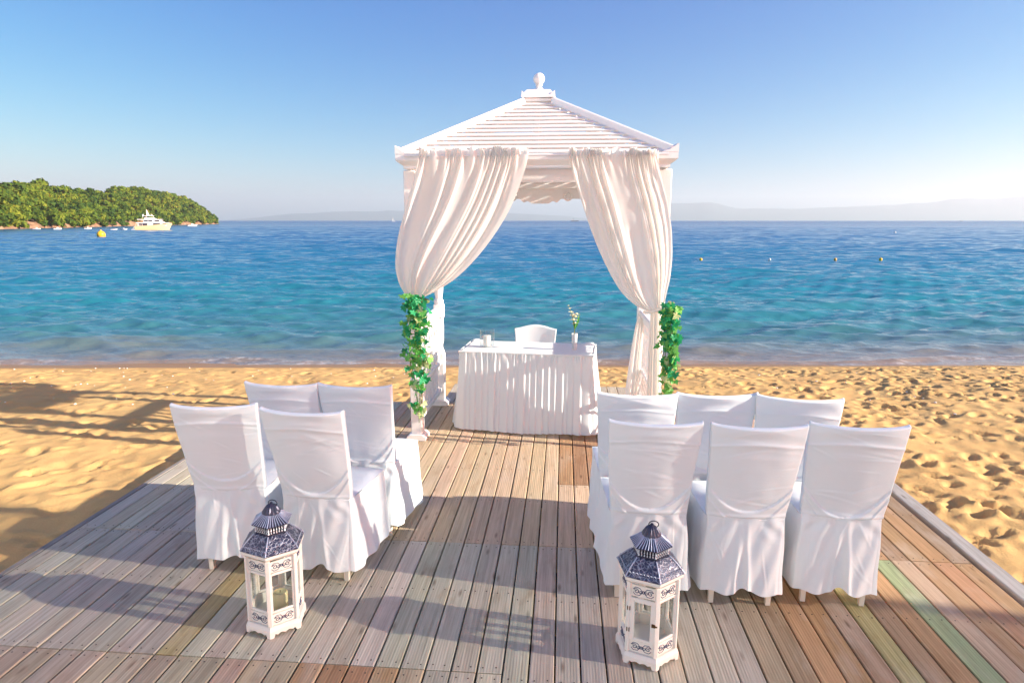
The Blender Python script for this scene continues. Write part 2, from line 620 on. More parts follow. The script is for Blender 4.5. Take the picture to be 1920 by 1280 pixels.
def build_sand():
    x = np.concatenate([np.arange(-60, -13, 1.0), np.arange(-13, 12, .03), np.arange(12, 60, 1.0)])
    y = np.concatenate([np.arange(-30, 1.5, .75), np.arange(1.5, 12.6, .03), np.arange(12.6, 18, .4)])
    X, Y = np.meshgrid(x, y)
    Z = sand_base(X, Y)
    s = shore_y(X) - Y
    dry = sstep(.5, 1.6, s)
    Z += dry * (.045 * fbm(X * .5, Y * .5, 3, 3) + .028 * fbm(X * 1.6, Y * 1.6, 3, 5) + .016 * fbm(X * 7, Y * 7, 3, 9))
    Z += sstep(-.2, .4, s) * .006 * fbm(X * 5, Y * 5, 3, 15)
    # footprints and scuffs: shallow dents with a pushed-up rim
    r = np.random.default_rng(5)
    x0, y0 = np.searchsorted(x, -13), np.searchsorted(y, 1.5)
    nfx, nfy = int(25 / .03), int(11.1 / .03)
    N = 7600
    D = np.zeros_like(Z)
    for k in range(N):
        cx = r.uniform(-12.5, 11.5); cy = r.uniform(2.0, 12.0)
        if shore_y(cx) - cy < .7: continue
        if -2.9 < cx < 2.3 and cy < 6.2: continue
        left = cx < -1
        if left and r.random() < .35: continue
        th = r.normal(.15 if left else .4, .7)
        a = r.uniform(.045, .12); b = a * r.uniform(.38, .62); dep = r.uniform(.008, .030) * (.8 if left else 1.15)
        i0, i1 = np.searchsorted(x, cx - .32), np.searchsorted(x, cx + .32)
        j0, j1 = np.searchsorted(y, cy - .32), np.searchsorted(y, cy + .32)
        xx = X[j0:j1, i0:i1] - cx; yy = Y[j0:j1, i0:i1] - cy
        u = (xx * math.cos(th) + yy * math.sin(th)) / a; v = (-xx * math.sin(th) + yy * math.cos(th)) / b
        q = np.sqrt(u * u + v * v)
        D[j0:j1, i0:i1] += -dep * np.exp(-(q / .95) ** 4) + dep * .4 * np.exp(-((q - 1.35) / .4) ** 2)
    D = np.clip(D, -.06, .045)
    Z += D * sstep(.6, 1.2, s)
    under = (X > -3.0) & (X < 2.36) & (Y < 6.32)
    under |= (X > -1.28) & (X < .9) & (Y < 7.1)
    Z = np.where(under, np.minimum(Z, -.2), Z)
    near = (X > -3.5) & (X < 3.0) & (Y < 6.9) & ~under
    Z = np.where(near, np.minimum(Z, -.010 + .028 * fbm(X * 2.2, Y * 2.2, 3, 91)), Z)
    me = grid_mesh("beach_sand", np.stack([X, Y, Z], -1))
    o = link_mesh("beach_sand", me, M["sand"])
    tag(o, kind="structure")
    return o
build_sand()

# ------------------------------------------------------------------ setting: sea
def build_sea():
    d0 = 9.0
    rows = [d0]
    while rows[-1] < 9200:
        rows.append(rows[-1] * (1.0036 if rows[-1] < 260 else 1.02))
    y = np.array(rows)
    nc = 460
    u = np.linspace(0, 1, nc)
    xl, xr = -1.25 * y - 6, 1.05 * y + 6
    X = xl[:, None] + (xr - xl)[:, None] * u[None, :]
    Y = np.repeat(y[:, None], nc, 1) + .09 * np.clip(X, -25, 25)
    Z = np.full_like(X, SEA_Z)
    dy = np.gradient(y)[:, None]
    dx = ((xr - xl) / nc)[:, None]
    s = Y - shore_y(X)
    calm = .3 + .7 * sstep(.0, 4.0, s)
    r = np.random.default_rng(21)
    for k in range(56):
        lam = .38 * (1.075 ** k)
        ang = r.normal(-math.pi / 2 + .18, .42)
        kx, ky = math.cos(ang) * 2 * math.pi / lam, math.sin(ang) * 2 * math.pi / lam
        amp = .0105 * lam ** .80 * (1.0 if lam < 1.0 else max(.55, lam ** -.5)) if lam < 3 else .0046 * 3 ** .8 * (lam / 3) ** .35
        ph = r.uniform(0, 6.28)
        vis = sstep(2.2, 5.0, lam / np.maximum(dy, dx * abs(math.cos(ang)) + 1e-6))
        grp = .55 + .9 * (vnoise(X / (lam * 5) + k * 3.3, Y / (lam * 3) + k * 1.7, 40 + k) + .5)
        a = np.sin(kx * X + ky * Y + ph)
        Z += amp * grp * vis * calm * (a - .22 * np.cos(2 * (kx * X + ky * Y + ph)))
    # two small rollers reaching the sand
    for off, h, w in ((.7, .045, .16), (1.7, .06, .26), (3.3, .055, .4), (5.2, .05, .5)):
        c = off + .5 * fbm(X * .28 + off, Y * 0, 3, int(off * 10))
        Z += h * np.exp(-((s - c) / w) ** 2) * (.35 + 1.2 * (vnoise(X * .35 + off * 5, X * 0, 77) + .5))
    Z = np.where(s < 0, SEA_Z - .04 + s * .2, Z)
    me = grid_mesh("sea", np.stack([X, Y, Z], -1))
    o = link_mesh("sea", me, M["water"])
    tag(o, kind="structure")
build_sea()

# ------------------------------------------------------------------ setting: far mountains (pale through the haze)
def build_mountains():
    t = NT("mountain_slope")
    nn = t.noise(t.coord("Object", (.004, .004, .01)), 1.0, 5)
    t.set(Base_Color=t.ramp(nn, [(.3, (.05, .08, .09)), (.7, (.09, .12, .12))]), Roughness=.95)
    def range_(px_tops, D, name, seed):
        # px_tops: (azimuth tan, elevation tan) of the skyline
        az = np.array([p[0] for p in px_tops]); el = np.array([p[1] for p in px_tops])
        a = np.linspace(az[0], az[-1], 220)
        h = np.interp(a, az, el) * D
        h = h + (fbm(a * 22, a * 0 + seed, 4, seed) * .12 * h)
        k = np.linspace(0, 1, 14)
        P = np.zeros((14, 220, 3))
        for i, kk in enumerate(k):
            prof = math.sin(min(kk, .75) / .75 * math.pi / 2)if kk < .75 else math.cos((kk - .75) / .25 * math.pi / 2)
            dd = D * (.93 + .16 * kk)
            P[i, :, 0] = a * dd
            P[i, :, 1] = dd
            P[i, :, 2] = SEA_Z - 3 + (h + 3) * prof + fbm(a * 26, a * 0 + kk * 3, 3, seed + 3) * h * .12 * math.sin(math.pi * kk)
        o = link_mesh(name, grid_mesh(name, P), t.m)
        tag(o, kind="structure")
    ty = math.tan(R(YAW))
    def A(px): return math.tan(math.atan((px - 960) / 1202.0) - R(YAW))
    def E(py): return (413 - py) / 1202.0
    range_([(A(1130), .0), (A(1180), E(395)), (A(1260), E(381)), (A(1330), E(380)), (A(1380), E(390)), (A(1450), E(391)), (A(1560), E(389)), (A(1640), E(386)), (A(1760), E(376)), (A(1850), E(370)), (A(1900), E(366)), (A(2050), E(364)), (A(2300), E(380))], 8000, "mountain_range", 4)
    range_([(A(420), .0), (A(480), E(407)), (A(540), E(400)), (A(620), E(396)), (A(700), E(395)), (A(760), E(394)), (A(840), E(399)), (A(960), E(400)), (A(1060), E(404)), (A(1140), 0)], 8300, "mountain_range", 8)
build_mountains()

# ------------------------------------------------------------------ setting: wooded headland
def build_headland():
    # waterline of the headland facing the camera (near to far), from left of the frame to its tip
    line = np.array([(-176, 100), (-166, 150), (-164, 174), (-172, 200), (-182, 232), (-196, 275), (-214, 330), (-230, 385), (-243, 436)], float)
    tt = np.linspace(0, 1, len(line))
    ns, nk = 240, 60
    s = np.linspace(0, 1, ns)
    lx, ly = np.interp(s, tt, line[:, 0]), np.interp(s, tt, line[:, 1])
    k = np.linspace(0, 1, nk)
    P = np.zeros((nk, ns, 3))
    # height of the wooded crest by bearing from the beach (tangent of the bearing, tangent of the crest's elevation)
    px = np.array([-400, 0, 80, 130, 190, 250, 290, 350, 385, 405, 414, 419]); py = np.array([352, 350, 354, 359, 363, 354, 360, 374, 387, 398, 410, 419])
    bear = np.tan(np.arctan((px - 960) / 1202.0) - R(YAW)); elev = (413 - py - 2.5) / 1202.0
    for i, kk in enumerate(k):
        d = kk * 80
        P[i, :, 0] = lx - d * .55
        P[i, :, 1] = ly + d * .45
        b_ = P[i, :, 0] / P[i, :, 1]
        dep = P[i, :, 1] * math.cos(R(YAW)) - P[i, :, 0] * math.sin(R(YAW))
        crest = np.maximum(np.interp(b_, bear, elev) * dep + 2.6 - 2.2, .25)
        prof = (.05 * min(1, kk / .015) + .95 * math.sin(min(kk / .75, 1) * math.pi / 2)) if kk > 0 else -.06
        P[i, :, 2] = SEA_Z + crest * prof * (1 if kk < .8 else 1 - (kk - .8) * 2)
    P[:, :, 0] += 3.0 * fbm(P[:, :, 1] * .06, P[:, :, 0] * 0, 4, 31) * (k[:, None] < .2)
    P[:, :, 2] += (k[:, None] > .01) * 1.0 * fbm(P[:, :, 0] * .1, P[:, :, 1] * .1, 4, 33)
    t = NT("headland_earth")
    co = t.coord("Object")
    nn = t.noise(co, .35, 5, .65)
    t.set(Base_Color=t.ramp(nn, [(.3, (.12, .08, .045)), (.5, (.27, .155, .085)), (.7, (.36, .235, .15))]), Roughness=.95, Normal=t.bump(nn, .8, .8))
    o = link_mesh("headland", grid_mesh("headland", P), t.m)
    tag(o, kind="structure")
    # the wood: leaf clumps over every crown
    t = NT("pine_foliage")
    geo = t.n("ShaderNodeNewGeometry")
    at_ = t.n("ShaderNodeAttribute"); at_.attribute_name = "crown_tint"
    mixf = t.math('ADD', t.math('MULTIPLY', geo.outputs["Random Per Island"], .3), t.math('MULTIPLY', at_.outputs["Fac"], .7))
    c = t.ramp(mixf, [(0, (.03, .07, .015)), (.35, (.085, .145, .015)), (.7, (.17, .23, .02)), (1, (.27, .29, .035))])
    nn = t.noise(t.coord("Object"), .16, 3)
    c = t.mix(t.math('MULTIPLY', t.ramp(nn, [(.45, (0, 0, 0)), (.62, (1, 1, 1))]), .3), c, (.04, .09, .025))
    t.set(Base_Color=c, Roughness=.8, Specular_IOR_Level=.1)
    tr = t.n("ShaderNodeBsdfTranslucent"); t.l(c, tr.inputs[0])
    mx = t.n("ShaderNodeMixShader"); mx.inputs[0].default_value = .3
    t.l(t.b.outputs[0], mx.inputs[1]); t.l(tr.outputs[0], mx.inputs[2]); t.l(mx.outputs[0], t.out.inputs[0])
    r = np.random.default_rng(3)
    Vs, cnt = [], 0
    NT_ = 2000
    tri, tint = [], []
    for q in range(NT_):
        a = r.random(); b = r.random() ** 1.5 * .9 + .012
        if b < .05 and vnoise(np.array(a * 26.0), np.array(.5), 8) > .2: continue
        i = int(b * (nk - 1)); j = int(a * (ns - 1))
        if P[int(nk * .75), j, 2] < 1.6 and r.random() < .6: continue
        p = P[i, j] + r.uniform(-1, 1, 3) * (1.2, 1.2, 0)
        hgt = r.uniform(2.6, 4.6) * min(1.0, .35 + (P[int(nk * .75), j, 2] + .7) / 9)
        if r.random() < .08: hgt *= 1.35
        rad = hgt * r.uniform(.34, .50)
        tint.append(r.random())
        nl = 130
        # lobes
        lob = r.normal(0, 1, (5, 3)); lob /= np.linalg.norm(lob, axis=1)[:, None]
        lob = lob * rad * .6 * np.array((1, 1, .7)) + np.array((0, 0, hgt * .62))
        cidx = r.integers(0, 5, nl)
        dirs = r.normal(0, 1, (nl, 3)); dirs /= np.linalg.norm(dirs, axis=1)[:, None]
        cen = p + lob[cidx] + dirs * rad * r.uniform(.40, .66, (nl, 1)) * np.array((1, 1, .85))
        sz = r.uniform(.22, .46, (nl, 1)) * (rad / 1.2)
        e1 = np.cross(dirs, r.normal(0, 1, (nl, 3))); e1 /= np.linalg.norm(e1, axis=1)[:, None] + 1e-9
        e2 = np.cross(dirs, e1) + dirs * r.normal(0, .4, (nl, 1))
        tri.append(np.stack([cen + e1 * sz, cen - e1 * sz * .6 + e2 * sz, cen - e1 * sz * .6 - e2 * sz], 1))
    T = np.concatenate(tri).reshape(-1, 3)
    F = np.arange(len(T)).reshape(-1, 3)
    me = tri_mesh("pine_wood", T, F)
    at = me.attributes.new("crown_tint", 'FLOAT', 'POINT')
    at.data.foreach_set("value", np.repeat(np.array(tint, np.float32), 130 * 3))
    o = link_mesh("pine_wood", me, t.m)
    tag(o, "dense green pine wood covering the headland across the bay", "wood", kind="stuff")
    return P
build_headland()

# ------------------------------------------------------------------ haze
def build_haze():
    t = NT("haze_air")
    t.t.nodes.remove(t.b)
    pv = t.n("ShaderNodeVolumePrincipled")
    pv.inputs["Color"].default_value = (.80, .94, 1.0, 1)
    pv.inputs["Density"].default_value = .00018
    pv.inputs["Anisotropy"].default_value = .22
    t.l(pv.outputs[0], t.out.inputs["Volume"])
    b = MB().box((0, 4700, 168), (26000, 9800, 345))
    o = b.build("haze", t.m)
    tag(o, kind="stuff")
build_haze()

# ------------------------------------------------------------------ setting: deck of separate planks
DECK_X0, DECK_X1 = -3.02, 2.36
PITCH_P = .1115
def plank_mesh(L, name):
    w, h, c = PITCH_P - .007, .03, .004
    poly = [(-w / 2, -h), (w / 2, -h), (w / 2, -c), (w / 2 - c, 0), (-w / 2 + c, 0), (-w / 2, -c)]
    b = MB().prism([(p[0], p[1]) for p in poly], 1, -L / 2, L / 2)
    me = bpy.data.meshes.new(name)
    me.from_pydata(b.v, [], b.f); me.update()
    import bmesh
    bm = bmesh.new(); bm.from_mesh(me); bmesh.ops.recalc_face_normals(bm, faces=bm.faces); bm.to_mesh(me); bm.free()
    me.materials.append(M["plank"])
    return me

def build_deck():
    deck = MB()
    # joists under the planks carry the deck (dark in the gaps)
    for yy in np.arange(-1.2, 6.3, .55):
        deck.box(((DECK_X0 + DECK_X1) / 2, yy, -.095), (DECK_X1 - DECK_X0 - .06, .05, .12))
    for yy in (6.5, 6.95):
        deck.box((-.2, yy, -.095), (2.1, .05, .12))
    d = deck.build("deck", plain_mat("joist_wood", (.05, .04, .03), .9))
    tag(d, kind="structure")
    r = random.Random(4)
    rows = []
    n = int(round((DECK_X1 - DECK_X0) / PITCH_P))
    meshes = {}
    nails = MB()
    def put(x, y0, y1, col):
        L = round(y1 - y0 - .006, 3)
        if L not in meshes:
            meshes[L] = plank_mesh(L, "plank")
        o = link_mesh("plank", meshes[L], None, d)
        o.location = (x, (y0 + y1) / 2, r.uniform(-.0025, .0005))
        o.rotation_euler = (r.uniform(-.0008, .0008), r.uniform(-.012, .012), r.uniform(-.0006, .0006))
        o.color = (*col, 1)
        ys = np.arange(y0 + .035, y1, .56)
        ys = list(ys) + [y1 - .035]
        for yy in ys:
            for sx in (-.028, .028):
                nails.lathe([(.0038, 0), (.0032, .0012)], (x + sx + r.uniform(-.004, .004), yy + r.uniform(-.006, .006), .0002), 6)
    def jit(c, a=.12):
        k = 1 + r.uniform(-a, a)
        return tuple(max(.01, v * k * (1 + r.uniform(-.05, .05))) for v in c)
    GREY, TAN, ORANGE, BROWN = (.53, .475, .37), (.605, .465, .31), (.44, .265, .145), (.36, .245, .15)  # TAN has the aisle's warm sunlight mixed into the board colour
    TAN_D = (.43, .33, .23)
    G1, G2, G3 = (.43, .38, .17), (.30, .34, .19), (.44, .36, .17)
    for k in range(n):
        x = DECK_X0 + (k + .5) * PITCH_P
        # nearest row
        c0 = BROWN if x < -1.5 else (ORANGE if x < -.55 else GREY)
        if r.random() < .75: c0 = tuple((a + b) / 2 for a, b in zip(c0, GREY))
        if x > 1.25: c0 = r.choice([ORANGE, BROWN, TAN_D, BROWN])
        put(x, -1.4 if k % 2 else -1.4, 2.36 + (0 if x < -.25 else -.06), jit(c0))
        c1 = GREY if x < .9 else r.choice([ORANGE, BROWN, TAN_D, BROWN, ORANGE])
        if x < -1.8: c1 = tuple(v * .92 for v in GREY)
        if k == GREEN[0]: c1 = G3
        if k == GREEN[1]: c1 = G1
        if k == GREEN[2]: c1 = G2
        put(x, 2.36 + (0 if x < -.25 else -.06), 3.45, jit(c1, .08) if k in GREEN else jit(c1))
        if x > -.02:
            c2 = TAN if x < .9 else r.choice([ORANGE, ORANGE, BROWN])
            put(x, 3.45, 4.35, jit(c2))
            put(x, 4.35, 6.37, jit(ORANGE if x < .9 else TAN))
        else:
            put(x, 3.45, 6.37, jit(TAN if x > -1.7 else GREY))
    for k in range(20):
        x = -1.26 + (k + .5) * PITCH_P
        put(x, 6.37, 7.16, jit(GREY))
    # grey boards along the right edge and the far edge of the deck
    e = MB().box((0, 0, 0), (.10, 7.77, .05), None, .005).build("edge_board", M["plank"], d)
    e.location = (DECK_X1 + .057, 2.485, -.0245); e.color = (.44, .42, .39, 1)
    e = MB().box((0, 0, 0), (.04, 7.77, .12), None, .004).build("edge_board", M["plank"], d)
    e.location = (DECK_X0 - .024, 2.485, -.062); e.color = (.27, .25, .22, 1)
    o = nails.build("nail_heads", M["nail"], d)
    o["kind"] = "stuff"
def pidx(x):
    return int((x - DECK_X0) / PITCH_P)
GREEN = [pidx(-1.72), pidx(1.47), pidx(1.83)]
build_deck()

# ------------------------------------------------------------------ off-frame slatted sunscreen added to cast thin shade over the near deck
def build_screen():
    y0, y1, x, top = -1.8, 1.75, 11.0, 6.3
    h = tag(empty("added_sunscreen", (x, (y0 + y1) / 2, -.1)), "unseen tall screen of thin wooden slats added to shade the near deck", "sunscreen")
    wood = plain_mat("screen_wood", (.42, .30, .19), .8)
    L = y1 - y0
    n = int((top - .25) / .05)
    m = MB().box((0, 0, 0), (.012, L, .028))
    me = bpy.data.meshes.new("slat"); me.from_pydata(m.v, [], m.f); me.update(); me.materials.append(wood)
    for k in range(n):
        o = link_mesh("slat", me, None, h); o.location = (0, 0, .3 + k * .05)
    for k in range(3):
        MB().box((.06, -L / 2 + .05 + k * (L - .1) / 2, top / 2), (.09, .09, top), None, .006).build("post", wood, h)
build_screen()

# ------------------------------------------------------------------ the white beach hotel added unseen behind the camera to bounce light onto the chairs
def build_bounce_hotel():
    a = R(55)
    h = tag(empty("bounce_hotel", (-3.4, -5.6, -.1), a), "unseen white two storey hotel added to bounce light onto the chairs", "hotel")
    wall = paint_mat("cool_bounce_plaster", (.74, .84, .91), .8)  # plaster tinted cool so the bounced fill stays neutral
    # local +x is the front
    MB().box((-4.0, 0, 4.1), (8.0, 27.0, 8.2)).build("wall", wall, h)
    MB().box((-3.9, 0, 8.3), (8.6, 27.6, .2), None, .03).build("roof", wall, h)
    blue = plain_mat("hotel_shutter_blue", (.16, .30, .45), .5)
    for fl_, z in ((0, 1.3), (1, 5.4)):
        for k in range(7):
            yy = -11.4 + k * 3.8
            if fl_ == 0 and k == 3:
                d = MB().box((.03, yy, 1.25), (.08, 1.4, 2.5), None, .01).build("door", blue, h)
                MB().lathe([(.03, 0), (.03, .1)], (.12, yy + .5, 1.1), 8).build("handle", M["brass"], d)
                continue
            w = MB().box((.02, yy, z + .5), (.08, .95, 1.25), None, .01).build("window", M["paint"], h)
            MB().box((.064, yy, z + .5), (.012, .8, 1.1)).build("pane", M["glass"], w)
            MB().box((.08, yy, z - .2), (.18, 1.1, .06), None, .01).build("sill", M["paint"], w)
    MB().box((.55, 0, 4.15), (1.1, 26.5, .14), None, .02).build("balcony_slab", wall, h)
    rl = MB(); rl.tube([(1.05, -13.2, 5.15), (1.05, 13.2, 5.15)], .025, 6)
    for k in range(133): rl.tube([(1.05, -13.2 + k * .2, 4.22), (1.05, -13.2 + k * .2, 5.15)], .009, 4)
    rl.build("balcony_railing", M["paint"], h)
build_bounce_hotel()

def build_bounce_terrace():  # pale paving added out of view to bounce cool light forward
    t = NT("bounce_stone")
    nn = t.noise(t.coord("Object"), 2.5, 5)
    t.set(Base_Color=t.mix(nn, (.56, .60, .63), (.66, .69, .71)), Roughness=.85)
    o = MB().box((-3, -9.0, -.08), (34, 15.1, .14)).build("bounce_terrace", t.m)
    tag(o, kind="structure")
build_bounce_terrace()

# ------------------------------------------------------------------ gazebo
GX0, GX1 = -1.262, .797           # post centre lines
GYF, GYR = 5.26, 6.32
GCX = (GX0 + GX1) / 2
GCY = (GYF + GYR) / 2
ROOF = {"fascia", "corner_ear", "header_board", "frieze_board", "frieze_moulding", "frieze_ring", "roof_slat", "hip_rafter", "rafter", "roof_cap", "finial", "curtain_rod"}
def build_gazebo():
    g = tag(empty("gazebo", (GCX, GCY, 0)), "white wooden gazebo with slatted hipped roof and ball finial over the altar table", "gazebo")
    inv = Vector((-GCX, -GCY, 0))
    def B(mb, name, parent=g, smooth=False, mat=M["paint"]):
        dz = -.045 if name in ROOF else 0.0
        mb.v = [(v[0] - GCX, v[1] - GCY, v[2] + dz) for v in mb.v]
        return mb.build(name, mat, parent, smooth)
    # posts: square foot, turned shaft, square head
    for px in (GX0, GX1):
        for py in (GYF, GYR):
            m = MB()
            m.box((px, py, .30), (.098, .098, .50), None, .006)
            prof = [(.047, .55), (.049, .57), (.036, .60), (.033, .63), (.044, .68), (.047, .80), (.045, .90), (.047, .92)]
            m.box((px, py, .99), (.098, .098, .14), None, .006)
            m.lathe(prof, (px, py, 0), 18)
            m.lathe([(.044, 1.06), (.049, 1.075), (.049, 1.095), (.035, 1.115), (.038, 1.14), (.047, 1.20), (.049, 1.28), (.046, 1.5), (.041, 1.80), (.044, 1.83), (.048, 1.85), (.046, 1.88), (.048, 1.90)], (px, py, 0), 18)
            m.box((px, py, 2.0985), (.10, .10, .40), None, .006)
            p = B(m, "post", smooth=True)
            m = MB()
            m.prism([(-.085, 0), (.085, 0), (.085, .025), (.058, .05), (-.058, .05), (-.085, .025)], 1, -.085, .085)
            m.v = [(v[0] + px, v[1] + py, v[2] + .0015) for v in m.v]
            B(m, "plinth", p)
    # side railings
    for px in (GX0, GX1):
        y0, y1 = GYF + .05, GYR - .05
        r_ = empty("railing"); r_.parent = g
        m = MB(); m.box((px, (y0 + y1) / 2, 1.0), (.075, y1 - y0, .055), None, .01); B(m, "top_rail", r_)
        m = MB(); m.box((px, (y0 + y1) / 2, .955), (.045, y1 - y0, .034)); B(m, "under_rail", r_)
        m = MB(); m.box((px, (y0 + y1) / 2, .46), (.055, y1 - y0, .04), None, .006); B(m, "middle_rail", r_)
        m = MB(); m.box((px, (y0 + y1) / 2, .17), (.055, y1 - y0, .05), None, .006); B(m, "bottom_rail", r_)
        nb = 8
        for k in range(nb):
            yy = y0 + (k + .5) * (y1 - y0) / nb
            m = MB().lathe([(.017, .48), (.017, .54), (.022, .55), (.014, .57), (.019, .64), (.023, .70), (.018, .76), (.012, .82), (.020, .84), (.020, .86), (.014, .88), (.017, .90), (.017, .938)], (px, yy, 0), 10)
            B(m, "baluster", r_, True)
        # lattice below
        for sgn in (-1, 1):
            lat = MB()
            for k in range(-4, 16):
                a = y0 + k * .085
                pts = [(a, .195), (a + .245, .44)]
                if sgn < 0: pts = [(a, .44), (a + .245, .195)]
                (ya, za), (yb, zb) = pts
                if ya < y0 or yb > y1: continue
                lat.bar((px + sgn * .006, ya, za), (px + sgn * .006, yb, zb), .008, .022)
            B(lat, "lattice", r_)
    # eaves: crown-moulded fascia with upturned corners, header friezes below
    ex0, ex1, ey0, ey1 = GX0 - .05, GX1 + .05, GYF - .08, GYR + .08
    fx0, fx1, fy0, fy1 = GX0 - .008, GX1 + .008, GYF - .2, GYR + .2
    prof = [(0, 2.345), (.0, 2.365), (.035, 2.39), (.05, 2.405), (.05, 2.45), (.02, 2.45)]
    def fascia(p0, p1, out):
        # sweep profile with mitred ends
        d = (Vector(p1) - Vector(p0)).normalized()
        o = Vector(out)
        vs = []
        for e_, P_ in ((-1, p0), (1, p1)):
            for dx, z in prof + [(-.03, 2.45), (-.03, 2.345)]:
                q = Vector(P_) + o * dx + d * (dx * e_)
                vs.append((q.x, q.y, z))
        n_ = len(prof) + 2
        fs = [tuple(range(n_)), tuple(range(2 * n_ - 1, n_ - 1, -1))] + [(k, (k + 1) % n_, n_ + (k + 1) % n_, n_ + k) for k in range(n_)]
        m = MB(); m.add(vs, fs)
        return B(m, "fascia")
    c = [(fx0, fy0, 0), (fx1, fy0, 0), (fx1, fy1, 0), (fx0, fy1, 0)]
    outs = [(0, -1, 0), (1, 0, 0), (0, 1, 0), (-1, 0, 0)]
    for k in range(4):
        fascia(c[k], c[(k + 1) % 4], outs[k])
    for k, (sx, sy) in enumerate(((-1, -1), (1, -1), (1, 1), (-1, 1))):
        x, y = c[k][0] + sx * .052, c[k][1] + sy * .052
        m = MB()
        # pagoda-like ear: a low three-sided peak on the corner
        b0 = 2.451
        vs = [(x, y, b0), (x - sx * .13, y, b0), (x, y - sy * .13, b0), (x - sx * .11, y - sy * .11, b0), (x, y, b0 + .065), (x - sx * .03, y - sy * .03, b0 + .055), (x - sx * .07, y - sy * .0, b0 + .018), (x, y - sy * .07, b0 + .018)]
        m.add(vs, [(0, 1, 6, 4), (0, 4, 7, 2), (4, 6, 1, 3, 5), (4, 5, 3, 2, 7), (0, 2, 3, 1)])
        B(m, "corner_ear")
    # header boards
    m = MB(); m.box((GCX, GYF - .012, 2.295), (GX1 - GX0 - .1, .03, .096)); B(m, "header_board")
    def frieze(along, fixed, a0, a1):
        n_ = 48
        top, bot = [], []
        for k in range(n_ + 1):
            t = k / n_
            a = a0 + (a1 - a0) * t
            s_ = abs(t - .5) * 2
            z = 2.15
            if s_ < .09: z = 2.105
            elif s_ < .18: z = 2.125 + .012 * math.cos((s_ - .09) / .09 * math.pi)
            elif s_ > .8: z = 2.15 - .10 * (s_ - .8) / .2
            bot.append((a, z)); top.append((a, 2.343))
        m = MB()
        poly = bot + top[::-1]
        vs = []
        for t_ in (-.014, .014):
            for a, z in poly:
                vs.append((a, fixed + t_, z) if along == 0 else (fixed + t_, a, z))
        N_ = len(poly)
        fs = []
        for k in range(n_):
            q = (k, k + 1, N_ - 2 - k, N_ - 1 - k)
            fs.append(q); fs.append(tuple(i + N_ for i in reversed(q)))
        for k in range(N_):
            k2 = (k + 1) % N_
            fs.append((k, k2, N_ + k2, N_ + k))
        m.add(vs, fs)
        return B(m, "frieze_board")
    frieze(0, GYR, GX0 + .05, GX1 - .05)
    frieze(1, GX0, GYF + .05, GYR - .05)
    frieze(1, GX1, GYF + .05, GYR - .05)
    m = MB(); m.box((GCX, GYR - .03, 2.27), (GX1 - GX0 - .12, .03, .05), None, .006); B(m, "frieze_moulding")
    for sx in (-.27, .27):
        m = MB(); m.tube([(GCX + sx + .035 * math.cos(a), GYR - .02, 2.17 + .035 * math.sin(a)) for a in np.linspace(0, 2 * math.pi, 16, endpoint=False)], .009, 6, True); B(m, "frieze_ring", smooth=True)
    # roof slats on four faces, hip rafters, cap and finial
    zb, zt = 2.455, 2.94
    bx0, bx1, by0, by1 = fx0 - .02, fx1 + .02, fy0 - .02, fy1 + .02
    tx0, tx1, ty0, ty1 = GCX - .11, GCX + .11, GCY - .11, GCY + .11
    NS = 13
    def corner(k, t):
        bc = [(bx0, by0), (bx1, by0), (bx1, by1), (bx0, by1)][k]
        tc = [(tx0, ty0), (tx1, ty0), (tx1, ty1), (tx0, ty1)][k]
        return Vector((bc[0] + (tc[0] - bc[0]) * t, bc[1] + (tc[1] - bc[1]) * t, zb + (zt - zb) * t))
    for side in range(4):
        k0, k1 = side, (side + 1) % 4
        for s_ in range(NS):
            t0 = s_ / NS + .003; t1 = (s_ + .80) / NS
            a, b, c_, d_ = corner(k0, t0), corner(k1, t0), corner(k1, t1), corner(k0, t1)
            nrm = (b - a).cross(d_ - a).normalized()
            # each board tips outward at its lower edge
            lift0, lift1 = nrm * .010, nrm * .001
            th = nrm * -.011
            q = [a + lift0, b + lift0, c_ + lift1, d_ + lift1]
            vs = [tuple(p) for p in q] + [tuple(p + th) for p in q]
            fs = [(0, 1, 2, 3), (7, 6, 5, 4), (0, 4, 5, 1), (1, 5, 6, 2), (2, 6, 7, 3), (3, 7, 4, 0)]
            m = MB(); m.add(vs, fs); B(m, "roof_slat")
    for k in range(4):
        a, b = corner(k, 0.0), corner(k, .985)
        up = Vector((0, 0, 1))
        m = MB(); m.bar(a + Vector((0, 0, .012)), b + Vector((0, 0, .012)), .06, .06, .008); B(m, "hip_rafter")
    for k in range(4):      # mid rafters that carry the slats
        a = (corner(k, 0) + corner((k + 1) % 4, 0)) / 2; b = (corner(k, .98) + corner((k + 1) % 4, .98)) / 2
        m = MB(); m.bar(a - Vector((0, 0, .045)), b - Vector((0, 0, .045)), .04, .05); B(m, "rafter")
    m = MB()
    m.box((GCX, GCY, 2.955), (.25, .25, .03), None, .006)
    m.add([(GCX + sx * a, GCY + sy * a, z) for a, z in ((.145, 2.972), (.145, 2.992), (.10, 3.042)) for sx, sy in ((-1, -1), (1, -1), (1, 1), (-1, 1))],
          [(3, 2, 1, 0), (8, 9, 10, 11)] + [(i * 4 + k, i * 4 + (k + 1) % 4, i * 4 + 4 + (k + 1) % 4, i * 4 + 4 + k) for i in range(2) for k in range(4)])
    for sx, sy in ((-1, -1), (1, -1), (1, 1), (-1, 1)):
        x, y = GCX + sx * .145, GCY + sy * .145
        m.add([(x, y, 2.99), (x - sx * .05, y, 2.99), (x, y - sy * .05, 2.99), (x - sx * .004, y - sy * .004, 3.028)], [(0, 1, 3), (0, 3, 2), (1, 2, 3), (0, 2, 1)])
    B(m, "roof_cap")
    m = MB()
